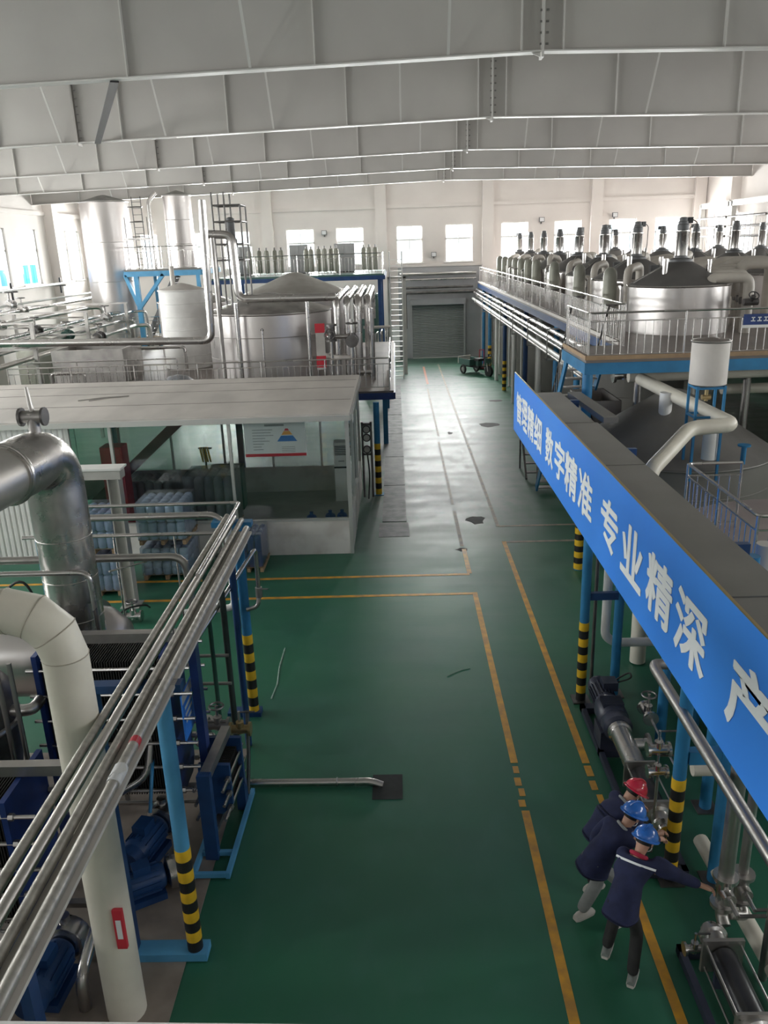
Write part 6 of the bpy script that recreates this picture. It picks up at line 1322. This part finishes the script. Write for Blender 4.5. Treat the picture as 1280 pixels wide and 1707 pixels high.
    te = [('pelvis', 'hipL'), ('hipL', 'knL'), ('knL', 'cfL'), ('pelvis', 'hipR'), ('hipR', 'knR'), ('knR', 'cfR')]
    add_mesh('trousers', skin_mesh(tn, [(tx[a], tx[c]) for a, c in te], 2, (0,), 4), trousers, t)
    for s in 'LR':
        ft = V['foot'+s]; d = Vector((V['toe'+s][0]-ft.x, V['toe'+s][1]-ft.y, 0)).normalized(); r_ = Vector((d.y, -d.x, 0)); u_ = Vector((0, 0, 1))
        c = Vector((ft.x, ft.y, 0))
        sh = MB(); prof = [(-.07, .036, .075), (-.03, .042, .10), (.03, .044, .095), (.09, .048, .07), (.15, .047, .058), (.19, .032, .045)]; n = 10
        for (x, w, h) in prof:
            for i in range(n):
                a = PI*i/(n-1); sh.v.append(c+d*x+r_*(w*math.cos(a))+u_*(.022+(h-.022)*math.sin(a)))
        for j in range(len(prof)-1):
            for i in range(n-1): sh.f.append((j*n+i, (j+1)*n+i, (j+1)*n+i+1, j*n+i+1))
            sh.f.append((j*n+n-1, (j+1)*n+n-1, (j+1)*n, j*n))
        sh.f += [tuple(range(n)), tuple(range((len(prof)-1)*n+n-1, (len(prof)-1)*n-1, -1))]
        so = obj('shoe', sh, shoes, t)
        pl = [c+d*x+r_*w for x, w in ((-.078, .03), (-.04, .045), (.08, .05), (.16, .048), (.2, .025))]; pr = [c+d*x-r_*w for x, w in ((.2, .025), (.16, .048), (.08, .05), (-.04, .045), (-.078, .03))]
        obj('sole', MB().prism([(p.x, p.y, 0.002) for p in pl+pr][::-1], (0, 0, .028)), 'shoe_white', so, False)
    # ---- safety helmet
    hc = hd+U*.035
    he = obj('safety_helmet', ellipsoid(hc, .140, .122, .122, F, R, U, 28, 9, 0, PI/2), helmet, t)
    br = MB(); n = 28
    for k, (rx, ry, dz) in enumerate(((.137, .119, .0), (.165, .138, -.012), (.165, .138, -.02), (.13, .112, -.012))):
        for i in range(n):
            a = 2*PI*i/n; e = 1.22 if math.cos(a) > .3 and k in (1, 2) else 1.0
            br.v.append(hc+F*(rx*e*math.cos(a))+R*(ry*math.sin(a))+U*dz)
    for k in range(4):
        for i in range(n): br.f.append((k*n+i, k*n+(i+1) % n, ((k+1) % 4)*n+(i+1) % n, ((k+1) % 4)*n+i))
    obj('brim', br, helmet, he)
    rb = MB().tube([hc+F*(.137*math.cos(a))+U*(.008+.120*math.sin(a)) for a in [0.35+2.3*i/8 for i in range(9)]], .011, 6, .01); obj('crest', rb, helmet, he)
    st = MB().tube([hd+R*.09-U*.0+U*.03, hd+R*.08-U*.08+F*.02, hd-U*.13+F*.04, hd-R*.08-U*.08+F*.02, hd-R*.09+U*.03], .005, 6, .03); obj('chin_strap', st, 'letter_white', he)
    return t
def limb(a, b_, l1, l2, hint):
    """knee or elbow between two end points"""
    a, b_ = Vector(a), Vector(b_); d = b_-a; L = min(d.length, (l1+l2)*.999); x = (l1*l1-l2*l2+L*L)/(2*L); h = math.sqrt(max(l1*l1-x*x, 0)); u = d.normalized(); hv = Vector(hint); hv = (hv-u*hv.dot(u)).normalized()
    return a+u*x+hv*h
def pose(pelvis, neck, phi, footL, footR, handL, handR, toe, lean_knee=.05):
    f = Vector((math.cos(phi), math.sin(phi), 0)); r = Vector((math.sin(phi), -math.cos(phi), 0)); p, n = Vector(pelvis), Vector(neck); ax = (n-p)
    J = dict(pelvis=p, waist=p+ax*.34-f*.02, chest=p+ax*.72-f*.015, neck=n)
    for s, sg, ft, hd_ in (('L', -1, footL, handL), ('R', 1, footR, handR)):
        J['hip'+s] = p+r*(sg*.085)-Vector((0, 0, .05)); fo = Vector((ft[0], ft[1], 0)); J['foot'+s] = fo; J['an'+s] = fo+Vector((0, 0, .09)); J['kn'+s] = limb(J['hip'+s], J['an'+s], .43, .41, f); J['toe'+s] = fo+Vector((math.cos(toe), math.sin(toe), 0))
        J['sh'+s] = p+ax*.86+r*(sg*.185)+f*.02; J['el'+s] = limb(J['sh'+s], hd_, .29, .26, Vector((0, 0, -1))-f*.4+r*(sg*.3)); J['wr'+s] = J['el'+s]+(Vector(hd_)-J['el'+s]).normalized()*.25
    return J
# the worker gripping the valve, seen from behind
J = pose((2.12, 6.44, .87), (2.33, 6.66, 1.28), 1.0, (2.05, 6.62), (2.22, 6.27), (2.62, 6.95, .80), (3.02, 6.50, .95), 1.1)
person('worker in a navy jacket with a white back stripe gripping the flanged valve', J, (.62, .62, -.48), 'helmet_blue', 'cloth_black', 'shoe_grey', 1.0, True, 'cloth_red')
J = pose((2.00, 7.08, .84), (2.33, 7.16, 1.20), .55, (1.88, 7.10), (2.24, 6.98), (2.10, 7.36, .66), (2.84, 7.36, .84), .5)
person('worker in a blue helmet and pale grey trousers bending towards the pump', J, (.78, .40, -.48), 'helmet_blue', 'cloth_grey', 'shoe_white', 1.12)
J = pose((2.20, 7.62, .80), (2.50, 7.72, 1.08), .5, (2.08, 7.50), (2.24, 7.84), (2.78, 8.05, .72), (2.84, 7.56, .74), .4)
person('worker in a red helmet leaning over the pump discharge', J, (.74, .30, -.60), 'helmet_red', 'cloth_black', 'shoe_white', 1.0)
